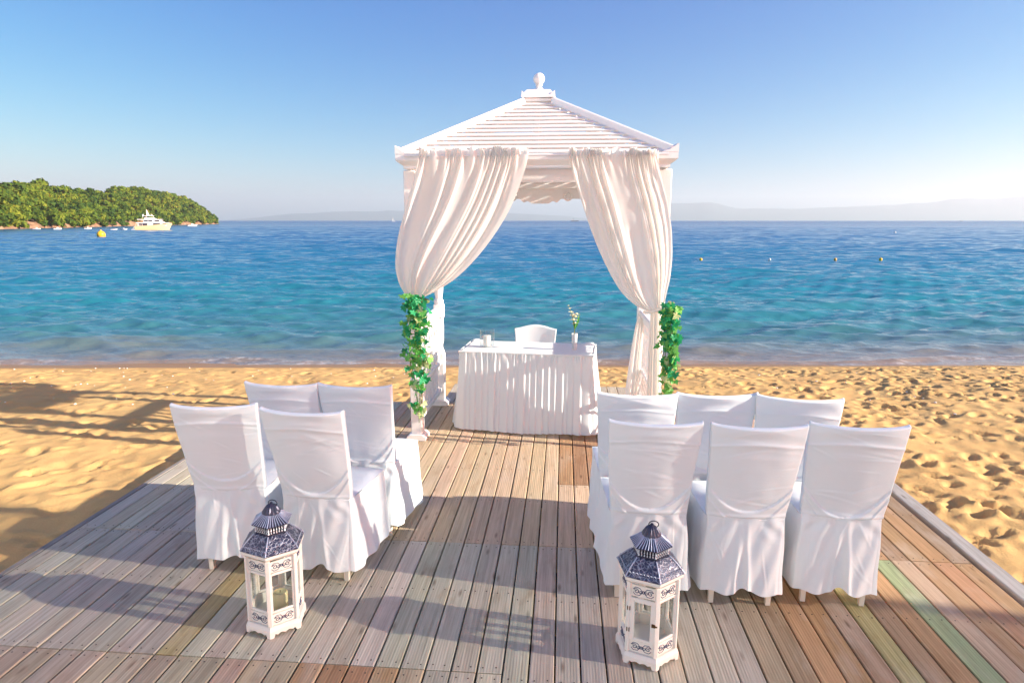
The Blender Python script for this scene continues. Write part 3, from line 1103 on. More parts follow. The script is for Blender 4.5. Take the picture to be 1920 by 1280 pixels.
    prof = [(.055, 3.040), (.055, 3.052), (.04, 3.062), (.026, 3.075), (.024, 3.088), (.033, 3.095), (.024, 3.103)]
    cz, rr = 3.147, .05
    prof += [(rr * math.cos(a), cz + rr * math.sin(a)) for a in np.linspace(-1.05, 1.54, 12)]
    m.lathe(prof, (GCX, GCY, 0), 20)
    B(m, "finial", smooth='all')
    # curtain rod along the front
    m = MB(); m.tube([(GX0 + .02, GYF - .275, 2.435), (GX1 - .02, GYF - .275, 2.435)], .008, 8); B(m, "curtain_rod", smooth=True)
build_gazebo()

# ------------------------------------------------------------------ curtains
def spline(pts, n):
    pts = np.array(pts, float)
    d = np.r_[0, np.cumsum(np.linalg.norm(np.diff(pts, axis=0), axis=1))]
    t = d / d[-1]
    # Catmull-Rom through the points
    out = []
    for s in np.linspace(0, 1, n):
        i = min(max(np.searchsorted(t, s, side='right') - 1, 0), len(pts) - 2)
        p0, p1, p2, p3 = pts[max(i - 1, 0)], pts[i], pts[i + 1], pts[min(i + 2, len(pts) - 1)]
        h = t[i + 1] - t[i]
        f = (s - t[i]) / h
        m1 = (p2 - p0) / max(t[min(i + 1, len(pts) - 1)] - t[max(i - 1, 0)], 1e-6) * h
        m2 = (p3 - p1) / max(t[min(i + 2, len(pts) - 1)] - t[i], 1e-6) * h
        out.append((2 * f ** 3 - 3 * f ** 2 + 1) * p1 + (f ** 3 - 2 * f ** 2 + f) * m1 + (-2 * f ** 3 + 3 * f ** 2) * p2 + (f ** 3 - f ** 2) * m2)
    return np.array(out)

def curtain(name, Lp, Rp, y0, seed, nfold=8, tail=None, label="", depth=.021):
    r = np.random.default_rng(seed)
    nv, nu = 150, 220
    Lc, Rc = spline(Lp, nv), spline(Rp, nv)
    u = np.linspace(0, 1, nu)[None, :]
    v = np.linspace(0, 1, nv)[:, None]
    X = Lc[:, 0][:, None] * (1 - u) + Rc[:, 0][:, None] * u
    Z = Lc[:, 1][:, None] * (1 - u) + Rc[:, 1][:, None] * u
    width = np.abs(Rc[:, 0] - Lc[:, 0])[:, None]
    # folds: warped phases running from gather to tie
    warp = u + .075 * np.sin(2 * math.pi * (u * 1.3 + r.random())) + .045 * np.sin(2 * math.pi * (u * 2.3 + r.random())) + .012 * np.sin(v * 5 + u * 9)
    ph = warp * nfold * 2 * math.pi + r.uniform(0, 6)
    amp_u = .55 + .45 * np.sin(2 * math.pi * (u * 1.9 + r.random()))**2
    main = np.sign(np.sin(ph)) * np.abs(np.sin(ph)) ** .8
    second = np.sin(ph * 2.3 + 1.1 + 2 * v) * .22 + np.sin(ph * 3.9 + 2.0 * v + 2.2) * .07
    A = depth * sstep(0, .16, v) * (.7 + .5 * v) * np.clip(width / .45, .35, 1.1)
    Yd = A * amp_u * (main + second)
    # gathers under the rod
    g = np.sin(warp * 2 * math.pi * 27 + 2 * np.sin(u * 21)) 
    Yd += .012 * g * np.exp(-(v / .07)) + .007 * np.sin(warp * 2 * math.pi * 17 + 1) * np.exp(-(v / .22))
    # diagonal drag wrinkles
    Yd += .006 * np.sin(38 * (v + .45 * u) + 6 * np.sin(4 * u)) * sstep(.05, .25, v) * (1 - sstep(.75, 1, v)) * r.random()
    # billow towards the camera, drawn back at the tie
    bow = -.10 * np.sin(math.pi * np.clip(v, 0, 1) ** 1.3) * (.4 + .6 * np.sin(math.pi * u))
    Y = y0 + Yd + bow + .09 * v ** 2
    # the header frill above the rod
    nh = 10
    hv = np.linspace(1, 0, nh, endpoint=False)[:, None]
    Zt = Z[0][None, :] + hv * (.045 + .012 * np.sin(u * 90 + 3 * np.sin(u * 31)) + .008 * np.sin(u * 37))
    Xt = X[0][None, :] + hv * .01 * np.sin(u * 60)
    Yt = Y[0][None, :] + hv * (.018 * np.sin(warp[:1] * 2 * math.pi * 27 + 2 * np.sin(u * 21) + .6) - .006)
    Zt = Zt[:, :]
    P = np.concatenate([np.stack([np.broadcast_to(Xt, (nh, nu)), np.broadcast_to(Yt, (nh, nu)), np.broadcast_to(Zt, (nh, nu))], -1), np.stack([X, Y, Z], -1)], 0)
    o = link_mesh(name, grid_mesh(name, P), M["curtain"])
    tag(o, label, "curtain", "front curtains of the gazebo")
    return o

YC = GYF - .285
cl = curtain("curtain", [(-1.125, 2.395), (-1.165, 2.23), (-1.235, 2.0), (-1.305, 1.78), (-1.345, 1.56), (-1.335, 1.42), (-1.29, 1.31), (-1.235, 1.245)],
        [(-.275, 2.395), (-.30, 2.28), (-.40, 2.02), (-.53, 1.80), (-.69, 1.60), (-.86, 1.44), (-1.02, 1.34), (-1.125, 1.285)], YC, 3, 7.5,
        label="cream curtain gathered to the gazebo post beside the dense ivy and open railing")
cr = curtain("curtain", [(.03, 2.385), (.06, 2.26), (.13, 2.05), (.22, 1.80), (.33, 1.56), (.45, 1.36), (.56, 1.25), (.665, 1.19)],
        [(.70, 2.37), (.725, 2.23), (.775, 2.05), (.815, 1.85), (.833, 1.68), (.835, 1.50), (.815, 1.32), (.80, 1.20)], YC, 9, 7,
        label="cream curtain whose lower end hangs to the deck beside the outer ivy garland")
# tie bands
for (ow, cx, cz, rx, parent) in ((cl, -1.18, 1.262, .075, cl), (cr, .735, 1.195, .075, cr)):
    pts = [(cx + rx * math.cos(a), GYF - .175 + .075 * math.sin(a), cz + .02 * math.cos(a) * (1 if cx > 0 else -1)) for a in np.linspace(0, 2 * math.pi, 24, endpoint=False)]
    MB().tube(pts, .013, 8, True).build("tie_band", M["curtain"] if cx > 0 else M["stem"], parent, True)

# tail of the right curtain under its tie, and the loose drape on the inner side
def drape(name, top, bot, zt, zb, yt, yb, seed, nfold, amp=.02, mat=None, parent=None):
    r = np.random.default_rng(seed)
    nv, nu = 80, 70
    u = np.linspace(0, 1, nu)[None, :]; v = np.linspace(0, 1, nv)[:, None]
    fl = v ** .7
    xl = top[0] + (bot[0] - top[0]) * fl; xr = top[1] + (bot[1] - top[1]) * fl
    X = xl + (xr - xl) * u
    Z = zt + (zb - zt) * v + .012 * np.sin(u * 8) * v
    ph = (u + .06 * np.sin(u * 7 + r.random() * 6) + .03 * np.sin(3 * v + 5 * u)) * nfold * 2 * math.pi
    Y = yt + (yb - yt) * v + amp * (np.sin(ph) + .35 * np.sin(2.1 * ph + 1)) * (.5 + .6 * v)
    P = np.stack([X, np.broadcast_to(Y, X.shape), np.broadcast_to(Z, X.shape)], -1)
    return link_mesh(name, grid_mesh(name, P), mat or M["curtain"], parent)
drape("tail", (.705, .785), (.70, .83), 1.19, .02, GYF - .17, GYF - .16, 5, 4, .018, parent=cr)
sdp = drape("side_drape", (.735, .80), (.60, .755), .99, .03, GYR - .22, GYR - .34, 8, 3, .014)
tag(sdp, "plain white cloth hung over the gazebo railing behind the hanging curtain tail", "drape")

# ------------------------------------------------------------------ ivy garlands
def ivy_leaf_mesh(name, mat):
    out = [(0, -.02), (.30, -.20), (.62, -.10), (.42, .16), (.70, .40), (.34, .46), (.22, .66), (0, 1.05), (-.22, .66), (-.34, .46), (-.70, .40), (-.42, .16), (-.62, -.10), (-.30, -.20)]
    vs = [(0, .3, 0)] + [(x, y, -.10 * abs(x) - .12 * max(0, y - .3) ** 2 + (.04 if i % 2 else -.02)) for i, (x, y) in enumerate(out)]
    fs = [(0, 1 + i, 1 + (i + 1) % len(out)) for i in range(len(out))]
    me = bpy.data.meshes.new(name); me.from_pydata(vs, [], fs); me.update(); me.materials.append(mat)
    return me
LEAF = [ivy_leaf_mesh("ivy_leaf", M[k]) for k in ("leaf_dark", "leaf_mid", "leaf_pale")]
def garland(loc, height, widths, seed, nleaf, label, out=(0, -1, 0), sidef=1.0):
    r = random.Random(seed)
    g = tag(empty("ivy_garland", loc), label, "garland", "ivy garlands tied to the gazebo")
    strands = []
    m = MB()
    for k in range(11):
        x0 = r.uniform(-.05, .05)
        L = height * r.uniform(.55, 1.0) if k else height
        dx = r.uniform(-1, 1) * .5
        pts = []
        for i in range(16):
            t = i / 15
            z = -L * t
            w = np.interp(-z / height, [0, .25, .5, .75, 1], widths)
            pts.append(Vector((x0 * (1 - t) + dx * w + .012 * math.sin(9 * t + k), -.02 - r.uniform(0, .05) * (1 - t) + out[1] * .03 * math.sin(math.pi * t), z)))
        strands.append((pts, L))
        m.tube(pts, .0028, 5)
    m.build("vine_stem", M["stem"], g, True)
    for i in range(nleaf):
        q = r.random() ** 1.2
        st, L = strands[r.randrange(len(strands))]
        f = q * height / L
        if f > 1: f = r.random()
        p = st[min(15, int(f * 15))]
        w = np.interp(-p.z / height, [0, .25, .5, .75, 1], widths)
        pos = p + Vector((r.gauss(0, .38) * w, -abs(r.gauss(0, .035)), r.uniform(-.03, .03)))
        t = -pos.z / height
        u = r.random()
        kind = 2 if u < .06 + .55 * max(0, t - .35) else (1 if u < .40 + .45 * t else 0)
        o = link_mesh("leaf", LEAF[kind], None, g)
        s = r.uniform(.030, .060)
        o.scale = (s, s, s)
        o.location = pos
        o.rotation_euler = (R(-90 + r.gauss(-25, 30)), r.gauss(0, .5), r.gauss(0, .8) + math.pi * 0)
        # tips hang down
        o.rotation_euler = (R(270 + r.gauss(20, 28)), r.gauss(0, .45), r.gauss(0, .7))
    return g
garland((-1.175, GYF - .25, 1.29), 1.06, [.07, .10, .10, .065, .04], 4, 299, "dense dark ivy garland draped down the front of the gazebo post")
garland((.835, GYF - .22, 1.24), .86, [.03, .055, .08, .05, .04], 6, 260, "bright ivy garland hanging outside the gazebo past the curtain tail")

# ------------------------------------------------------------------ altar table
TBL = Vector((-.305, 5.78, 0)); TBL_ROT = R(-5.0)
def build_table():
    t = tag(empty("altar_table", TBL, TBL_ROT), "altar table dressed in a white cloth with a pleated floor length skirt", "table")
    W, D, H = 1.20, .52, .73
    m = MB(); m.box((0, 0, H - .015), (W - .02, D - .02, .024)); m.build("tabletop", M["paint"], t)
    # fitted top cloth with soft rim
    nx, ny = 70, 34
    x = np.linspace(-W / 2 - .006, W / 2 + .006, nx)[None, :]; y = np.linspace(-D / 2 - .006, D / 2 + .006, ny)[:, None]
    rim = np.minimum(np.minimum(x + W / 2 + .006, W / 2 + .006 - x), np.minimum(y + D / 2 + .006, D / 2 + .006 - y))
    Z = H + .004 * np.exp(-((rim - .02) / .012) ** 2) + .0035 * fbm(x * 6 + 3 * y, y * 9, 3, 61) - .02 * np.exp(-rim / .004)
    for cx, cy in ((-W / 2, D / 2), (W / 2, D / 2), (-W / 2, -D / 2), (W / 2, -D / 2)):
        Z += .02 * np.exp(-(((x - cx * .93) / .06) ** 2 + ((y - cy * .9) / .035) ** 2))
    P = np.stack([np.broadcast_to(x, Z.shape), np.broadcast_to(y, Z.shape), Z], -1)
    link_mesh("top_cloth", grid_mesh("top_cloth", P), M["table_cloth"], t)
    # skirt: pleats all round
    per = 2 * (W + D)
    n = 760
    s = np.linspace(0, per, n, endpoint=False)
    hw, hd = W / 2 + .004, D / 2 + .004
    px = np.zeros(n); py = np.zeros(n); nxn = np.zeros(n); nyn = np.zeros(n)
    for i, q in enumerate(s):
        if q < W: px[i], py[i], nxn[i], nyn[i] = -W / 2 + q, -hd, 0, -1
        elif q < W + D: px[i], py[i], nxn[i], nyn[i] = hw, -D / 2 + (q - W), 1, 0
        elif q < 2 * W + D: px[i], py[i], nxn[i], nyn[i] = W / 2 - (q - W - D), hd, 0, 1
        else: px[i], py[i], nxn[i], nyn[i] = -hw, D / 2 - (q - 2 * W - D), -1, 0
    # smooth the outward normals round the corners so that the flare is continuous
    ker = np.hanning(61); ker /= ker.sum()
    nxs = np.convolve(np.r_[nxn[-30:], nxn, nxn[:30]], ker, 'valid'); nys = np.convolve(np.r_[nyn[-30:], nyn, nyn[:30]], ker, 'valid')
    r = np.random.default_rng(12)
    npl = 62
    edges = np.sort((np.arange(npl) + r.uniform(-.28, .28, npl)) / npl * per)
    nv = 60
    P = np.zeros((nv, n, 3))
    idx = np.searchsorted(edges, s, side='right') - 1
    e0 = edges[idx]; e1 = np.where(idx == npl - 1, edges[0] + per, edges[(idx + 1) % npl])
    e0 = np.where(idx < 0, edges[-1] - per, e0); e1 = np.where(idx < 0, edges[0], e1)
    f = (s - e0) / (e1 - e0)
    wdt = (e1 - e0) / (per / npl)
    knife = (np.clip(f / .82, 0, 1)) - np.where(f > .82, (f - .82) / .18, 0)          # pleat lip then tuck
    ra = r.uniform(.7, 1.3, npl + 1)[idx]
    for i in range(nv):
        v = i / (nv - 1)
        amp = .005 + .010 * v
        flare = .005 + .085 * v ** 1.15
        d = flare * (1 + .12 * np.sin(s * 5.2)) + amp * knife * ra * wdt + .008 * v * np.sin(s * 9 + 3 * v)
        if v < .14: d += .006 * np.sin(s * 160 + 5 * np.sin(s * 23)) * (1 - v / .14)
        P[i, :, 0] = px + nxs * d; P[i, :, 1] = py + nys * d
        P[i, :, 2] = H - .006 - (H - .02) * v + .006 * np.sin(s * 7) * v
    link_mesh("skirt", grid_mesh("skirt", P, wrap=True), M["table_cloth"], t)
    m = MB()
    for a, b in (((-hw - .006, -hd - .006), (hw + .006, -hd - .006)), ((hw + .006, -hd - .006), (hw + .006, hd)), ((-hw - .006, hd), (-hw - .006, -hd - .006))):
        m.bar((a[0], a[1], H - .006), (b[0], b[1], H - .006), .012, .018, .004)
    m.build("hem_band", M["table_cloth"], t)
build_table()
def on_table(x, y):
    c, s = math.cos(TBL_ROT), math.sin(TBL_ROT)
    return (TBL.x + c * x - s * y, TBL.y + s * x + c * y, .7335)
# hurricane glass with a candle
gx, gy, gz = (-.70, 5.77, .735)
g = MB().lathe([(.066, 0), (.068, .004), (.070, .165), (.067, .165), (.065, .008), (.001, .007)], (0, 0, 0), 28, cap=False).build("candle_glass", M["glass"], None, True, (gx, gy, gz))
tag(g, "clear glass cylinder standing on the altar table around a white candle", "candle holder")
c_ = empty("candle", (gx, gy, gz + .009)); tag(c_, "short white candle inside the glass cylinder on the altar table", "candle")
MB().lathe([(.034, 0), (.036, .004), (.036, .092), (.033, .098), (.01, .094)], (0, 0, 0), 20).build("wax", M["white_wax"], c_, True)
MB().tube([(0, 0, .09), (.001, 0, .108)], .0015, 5).build("wick", M["nail"], c_)
# vase with a gladiolus
vx, vy, vz = (.115, 5.69, .735)
frost = cloth_mat("frosted_glass", (.82, .84, .86), .45, wrinkle=0)
v_ = MB().lathe([(.020, 0), (.021, .004), (.027, .15), (.0255, .15), (.0195, .008), (.001, .007)], (0, 0, 0), 20, cap=False).build("vase", frost, None, True, (vx, vy, vz))
tag(v_, "slim frosted vase standing on the altar table beside the sunlit stripes", "vase")
fl = tag(empty("flower_stem", (vx, vy, vz)), "cream gladiolus with green leaves standing in the slim vase", "flower")
pts = [(0.003, 0, .012), (.0, -.004, .12), (-.004, -.01, .22), (-.02, -.014, .30), (-.045, -.014, .375), (-.062, -.014, .41)]
MB().tube(pts, [.0035, .0035, .0032, .003, .0025, .002], 6).build("stem", M["stem"], fl, True)
rf = random.Random(8)
def petal_cluster(p, s):
    m = MB()
    for k in range(6):
        a = k * math.pi / 3 + rf.random()
        d = Vector((math.cos(a), math.sin(a) * .8, rf.uniform(.1, .6))).normalized()
        q = d.cross(Vector((0, 0, 1))).normalized()
        p = Vector(p)
        m.add([p, p + d * s * .6 + q * s * .35, p + d * s + Vector((0, 0, -s * .15)), p + d * s * .6 - q * s * .35], [(0, 1, 2, 3)])
    m.lathe([(s * .1, 0), (s * .25, s * .3), (s * .05, s * .45)], p, 6)
    return m
for p, s in (((-.062, -.014, .405), .014), ((-.048, -.02, .38), .018), ((-.035, -.02, .345), .024), ((-.018, -.024, .315), .030), ((.006, -.024, .30), .032), ((-.012, -.028, .275), .032), ((.02, -.02, .325), .026), ((.004, -.024, .245), .026)):
    petal_cluster(p, s * 1.35).build("blossom", M["flower"], fl, True)
for a0, tip in ((( .002, -.002, .18), (.042, -.012, .345)), ((0, 0, .17), (-.02, -.012, .29)), ((.002, 0, .19), (.02, -.02, .27))):
    a, b = Vector(a0), Vector(tip)
    mid = (a + b) / 2 + Vector((.006, -.008, 0))
    w = Vector((.011, .006, 0))
    MB().add([a, mid - w, b, mid + w], [(0, 1, 2, 3)]).build("leaf", M["leaf_mid"], fl)

# ------------------------------------------------------------------ covered chairs
def chair(loc, rz, seed, label, group, cat="chair"):
    r = np.random.default_rng(seed)
    root = tag(empty("covered_chair", loc, rz), label, cat, group)
    ZT, ZS = .965, .492
    # --- backrest cover
    nu, nz = 80, 124
    u = np.linspace(-1, 1, nu)[None, :]
    z = np.linspace(ZS - .012, ZT, nz)[:, None]
    t = (z - ZS) / (ZT - ZS)
    hw = .187 + .030 * np.clip(t, 0, 1) ** .9
    rec = -.205 - .108 * np.clip(t, 0, 1) ** 1.15
    curv = (.018 + .014 * t) * (1 - u ** 2)
    X = hw * u + .002 * np.sin(9 * z + r.random() * 6)
    Yr = rec - curv
    # tension creases under the top edge (fabric pulled between the corners)
    Yr = Yr - .0035 * np.exp(-((t - .80 - .03 * np.cos(u * 2)) / .018) ** 2) + .0022 * np.sin(40 * t + 2.5 * u ** 2 + r.random() * 6) * sstep(.5, .9, t) * np.exp(-(u * 1.2) ** 2)
    # swag: a sagging fold of surplus cloth above the waist seam
    sag = r.uniform(.055, .085); top = r.uniform(.30, .36)
    zc = top - (sag / .47) * (1 - np.abs(u) ** 2.2) * 1.9
    d = zc - t
    sw = np.where(d > 0, np.exp(-d / .16), 0) * sstep(-.025, .03, d)
    Yr = Yr - .0115 * sw * (1 - .55 * np.abs(u) ** 3)
    zc2 = zc - .11 - .05 * (1 - u ** 2)
    d2 = zc2 - t
    Yr = Yr - .006 * sstep(-.01, .012, d2) * np.exp(-np.maximum(d2, 0) / .08)
    Yr = Yr + .003 * fbm(u * 1.6 + seed, t * 3, 2, seed) * 2 - .004 * np.exp(-((t + .005) / .02) ** 2)
    for k in range(16):
        u0, t0 = r.uniform(-.9, .9), r.choice([r.uniform(.02, .32), r.uniform(.62, 1.0), r.uniform(.3, .9)])
        th = r.normal(0, .35) + (.5 * u0 if t0 < .35 else 0)
        ln, wd = r.uniform(.18, .6), r.uniform(.010, .022)
        a_ = (u - u0) * math.cos(th) + (t - t0) * 2.4 * math.sin(th)
        b_ = -(u - u0) * math.sin(th) * .4 + (t - t0) * math.cos(th) + .05 * (u - u0) ** 2
        Yr = Yr - r.uniform(.0004, .0014) * np.exp(-(a_ / ln) ** 2) * (np.exp(-(b_ / wd) ** 2) - .6 * np.exp(-((b_ - 1.6 * wd) / wd) ** 2))
    Yf = rec + .040 - .004 * t - curv * .9
    ztop = z + np.where(z > 0, 0, 0)
    ears = (.010 * np.abs(u) ** 8 - .003 * np.cos(u * 3)) * sstep(.85, 1, t)
    Zr = z + ears
    ring = np.concatenate([np.stack([X, Yr, Zr], -1), np.stack([X, Yf, Zr], -1)[:, ::-1]], 1)
    # rounded top: shrink the last rows together
    last = ring[-1].copy()
    cen = np.concatenate([(last[:nu] + last[nu:][::-1]) / 2, ((last[:nu] + last[nu:][::-1]) / 2)[::-1]], 0)
    extra = [last * .55 + cen * .45 + np.array((0, 0, .006)), cen + np.array((0, 0, .008))]
    ring = np.concatenate([ring, np.stack(extra)], 0)
    link_mesh("back_cover", grid_mesh("back_cover", ring, wrap=True), M["chair_cloth"], root)
    # --- skirt
    rear, front, yb, yf = .183, .213, -.205, .225
    n_side = dict(b=140, s=80, f=60)
    per, nrm, tag_ = [], [], []
    for k in range(n_side['b']):
        q = -1 + 2 * k / n_side['b']; per.append((q * rear, yb - .016 * (1 - q * q))); nrm.append((0, -1)); tag_.append((0, q))
    for k in range(n_side['s']):
        q = k / n_side['s']; per.append((rear + (front - rear) * q, yb + (yf - yb) * q)); nrm.append((1, 0)); tag_.append((1, q))
    for k in range(n_side['f']):
        q = 1 - 2 * k / n_side['f']; per.append((q * front, yf + .01 * (1 - q * q))); nrm.append((0, 1)); tag_.append((2, q))
    for k in range(n_side['s']):
        q = 1 - k / n_side['s']; per.append((-rear - (front - rear) * q, yb + (yf - yb) * q)); nrm.append((-1, 0)); tag_.append((3, q))
    per = np.array(per); nrm = np.array(nrm, float); N = len(per)
    ker = np.hanning(17); ker /= ker.sum()
    ns = np.stack([np.convolve(np.r_[nrm[-8:, j], nrm[:, j], nrm[:8, j]], ker, 'valid') for j in (0, 1)], 1)
    side = np.array([a for a, _ in tag_]); q = np.array([b for _, b in tag_])
    s = np.arange(N) / N
    nv = 56
    P = np.zeros((nv, N, 3))
    cx = r.uniform(-.08, .08); spread = r.uniform(.16, .26); cA = r.uniform(.8, 1.2)
    hem = np.where(side == 0, .076 + .026 * np.exp(-((q - cx - .05) / .26) ** 2) + .008 * np.sin(q * 6 + seed), .085)
    hem = np.where(side == 1, .085 + .02 * np.sin(q * 3.1) * r.uniform(-.6, 1) - .012 * q - .012, hem)
    hem = np.where(side == 3, .085 + .02 * np.sin(q * 3.1) * r.uniform(-.6, 1) - .012 * q - .012, hem)
    hem = np.where(side == 2, .070 + .012 * np.cos(q * 5), hem)
    hk = np.hanning(9); hk /= hk.sum()
    hem = np.convolve(np.r_[hem[-4:], hem, hem[:4]], hk, 'valid')
    pl = r.uniform(0, 1, 9)
    cre = [(r.uniform(-.9, .9), r.uniform(.05, .9), r.normal(0, .9), r.uniform(.1, .3), r.uniform(.025, .05), r.uniform(.0003, .0014)) for _ in range(12)]
    ztop = np.where(side == 0, ZS + .004, .470)
    ztop = np.convolve(np.r_[ztop[-4:], ztop, ztop[:4]], hk, 'valid')
    for i in range(nv):
        v = i / (nv - 1)
        fl = np.where(side == 0, .012, np.where(side == 2, .045, .026)) * v ** 1.2
        d = fl + .004
        # inverted pleat at the back: two ridges spreading from the middle of the seam
        e = spread * (.25 + .95 * v)
        rid = np.exp(-((q - cx - e) / .085) ** 2) + .8 * np.exp(-((q - cx + e * .8) / .085) ** 2)
        val = np.exp(-((q - cx) / (.05 + .6 * e)) ** 4)
        back = cA * (.011 * rid * v ** .7 - .009 * val * v)
        # drag lines from the seam corners
        back += .0028 * np.sin(26 * (v - .42 * np.abs(q)) + seed) * np.exp(-((v - .16) / .13) ** 2) * sstep(.25, .6, np.abs(q))
        back += .005 * v * np.sin(q * 5 + seed * 1.3)
        for (q0, v0, sl, ln, wd, am) in cre:
            b_ = (q - q0) - sl * (v - v0)
            back = back + am * np.exp(-((v - v0) / ln) ** 2) * (np.exp(-(b_ / wd) ** 2) - .5 * np.exp(-((b_ - 1.5 * wd) / wd) ** 2))
        d = d + np.where(side == 0, back, 0)
        oth = 0
        for k in range(9):
            w_ = .012 + .016 * pl[k]
            dist = (s - (k + pl[(k + 4) % 9]) / 9 - .012 * v + .5) % 1 - .5
            oth = oth + (.5 + pl[k]) * np.exp(-(dist / w_) ** 2)
        d = d + np.where(side != 0, .014 * oth * v ** .8 - .006 * v, 0)
        d = d + .003 * np.sin(s * 60 + 9 * v)
        P[i, :, 0] = per[:, 0] * (1 - .07 * v * (side == 0)) + ns[:, 0] * d
        P[i, :, 1] = per[:, 1] + ns[:, 1] * d
        P[i, :, 2] = ztop + (hem - ztop) * v
    link_mesh("skirt", grid_mesh("skirt", P, wrap=True), M["chair_cloth"], root)
    # --- seat top
    rr = np.linspace(0, 1, 14)[:, None]
    cenp = np.array((0, (yb + yf) / 2))
    bx = (per[:, 0] + ns[:, 0] * .004 - cenp[0])[None, :] * rr + cenp[0]
    by = (per[:, 1] + ns[:, 1] * .004 - cenp[1])[None, :] * rr + cenp[1]
    bz = .470 + .016 * (1 - rr ** 5) + .004 * fbm(bx * 9 + seed, by * 9, 3, seed + 5)
    link_mesh("seat_cover", grid_mesh("seat_cover", np.stack([bx, by, bz], -1), wrap=True), M["chair_cloth"], root)
    # --- legs
    for sx in (-1, 1):
        for yy, w in ((-.185, .030), (.165, .032)):
            m = MB(); x = sx * (.140 if yy < 0 else .175)
            a = w / 2; b = a * .78
            vs = [(x + p * b, yy + q_ * b, 0) for p, q_ in ((-1, -1), (1, -1), (1, 1), (-1, 1))] + [(x + p * a * 1.1, yy + q_ * a * 1.1 + (.0), .30) for p, q_ in ((-1, -1), (1, -1), (1, 1), (-1, 1))]
            m.add(vs, [(3, 2, 1, 0), (4, 5, 6, 7)] + [(k, (k + 1) % 4, 4 + (k + 1) % 4, 4 + k) for k in range(4)])
            m.build("leg", M["leg"], root)
    return root

def chair_at(top, rot, seed, label, group):
    """place by the middle of the backrest's top edge"""
    a = R(rot)
    off = .318
    chair((top[0] - math.sin(a) * off, top[1] + math.cos(a) * off, .001), a, seed, label, group)
GF, GB = "front row guest chairs", "guest chairs"
G_ = "white covered guest chairs in two blocks facing the gazebo"
chair_at((.44, 2.84), -.7, 31, "white covered chair right behind the lantern with a closed door", G_)
chair_at((.91, 2.83), -.4, 32, "white covered chair in the middle of the front three beside the door lantern", G_)
chair_at((1.37, 2.87), -3.7, 33, "white covered chair nearest the orange boards and the grey edge board", G_)
chair_at((.41, 3.33), -1.2, 34, "white covered chair next to the skirted table on its aisle corner", G_)
chair_at((.85, 3.36), 2.6, 35, "white covered chair in the middle of the back three below the outer ivy", G_)
chair_at((1.26, 3.32), -8.6, 36, "white covered chair at the sand end of the back row of three", G_)
chair_at((-1.765, 2.94), 6.0, 37, "white covered chair on the outer deck edge with shaded boards beside it", G_)
chair_at((-1.28, 2.88), -4.0, 38, "white covered chair just behind the lantern with the yellow candle", G_)
chair_at((-1.61, 3.38), -.9, 39, "white covered chair in the back row of two at the sand side", G_)
chair_at((-1.18, 3.38), -2.3, 40, "white covered chair in front of the ivy clad post foot", G_)

def altar_chair():
    root = tag(empty("altar_chair", (-.295, 6.42, .001), R(180 - 3)), "white covered chair with an arched back behind the altar table", "chair")
    nu, nz = 40, 30
    u = np.linspace(-1, 1, nu)[None, :]; t = np.linspace(0, 1, nz)[:, None]
    top = .745 + .045 * np.cos(np.clip(u, -1, 1) * math.pi / 2 * 1.0) ** 1.2 + .006 * np.abs(u) ** 6
    Z = .45 + (top - .45) * t
    hw = .195 + .03 * t
    X = hw * u
    rec = -.20 - .05 * t
    Yr = rec - .03 * (1 - u ** 2); Yf = rec + .035 - .03 * (1 - u ** 2)
    ring = np.concatenate([np.stack([X, Yr, np.broadcast_to(Z, X.shape)], -1), np.stack([X, Yf, np.broadcast_to(Z, X.shape)], -1)[:, ::-1]], 1)
    last = ring[-1]; cen = (last[:nu] + last[nu:][::-1]) / 2
    ring = np.concatenate([ring, np.concatenate([cen, cen[::-1]], 0)[None] + np.array((0, 0, .008))], 0)
    link_mesh("back_cover", grid_mesh("back_cover", ring, wrap=True), M["chair_cloth"], root)
    m = MB(); m.box((0, .0, .45), (.42, .40, .06), None, .02); m.build("seat_cover", M["chair_cloth"], root)
    m = MB()
    a, b = .215, .235
    m.add([(x * a, y * .205, .46) for x, y in ((-1, -1), (1, -1), (1, 1), (-1, 1))] + [(x * b, y * .22, .05) for x, y in ((-1, -1), (1, -1), (1, 1), (-1, 1))], [(k, (k + 1) % 4, 4 + (k + 1) % 4, 4 + k) for k in range(4)])
    m.build("skirt", M["chair_cloth"], root)
    for sx in (-1, 1):
        for sy in (-1, 1):
            MB().box((sx * .17, sy * .16, .1), (.035, .035, .2)).build("leg", M["leg"], root)
altar_chair()

# ------------------------------------------------------------------ lanterns
def hexpts(Rr, z, rot, n=6):
    return [(Rr * math.cos(rot + k * 2 * math.pi / n), Rr * math.sin(rot + k * 2 * math.pi / n), z) for k in range(n)]

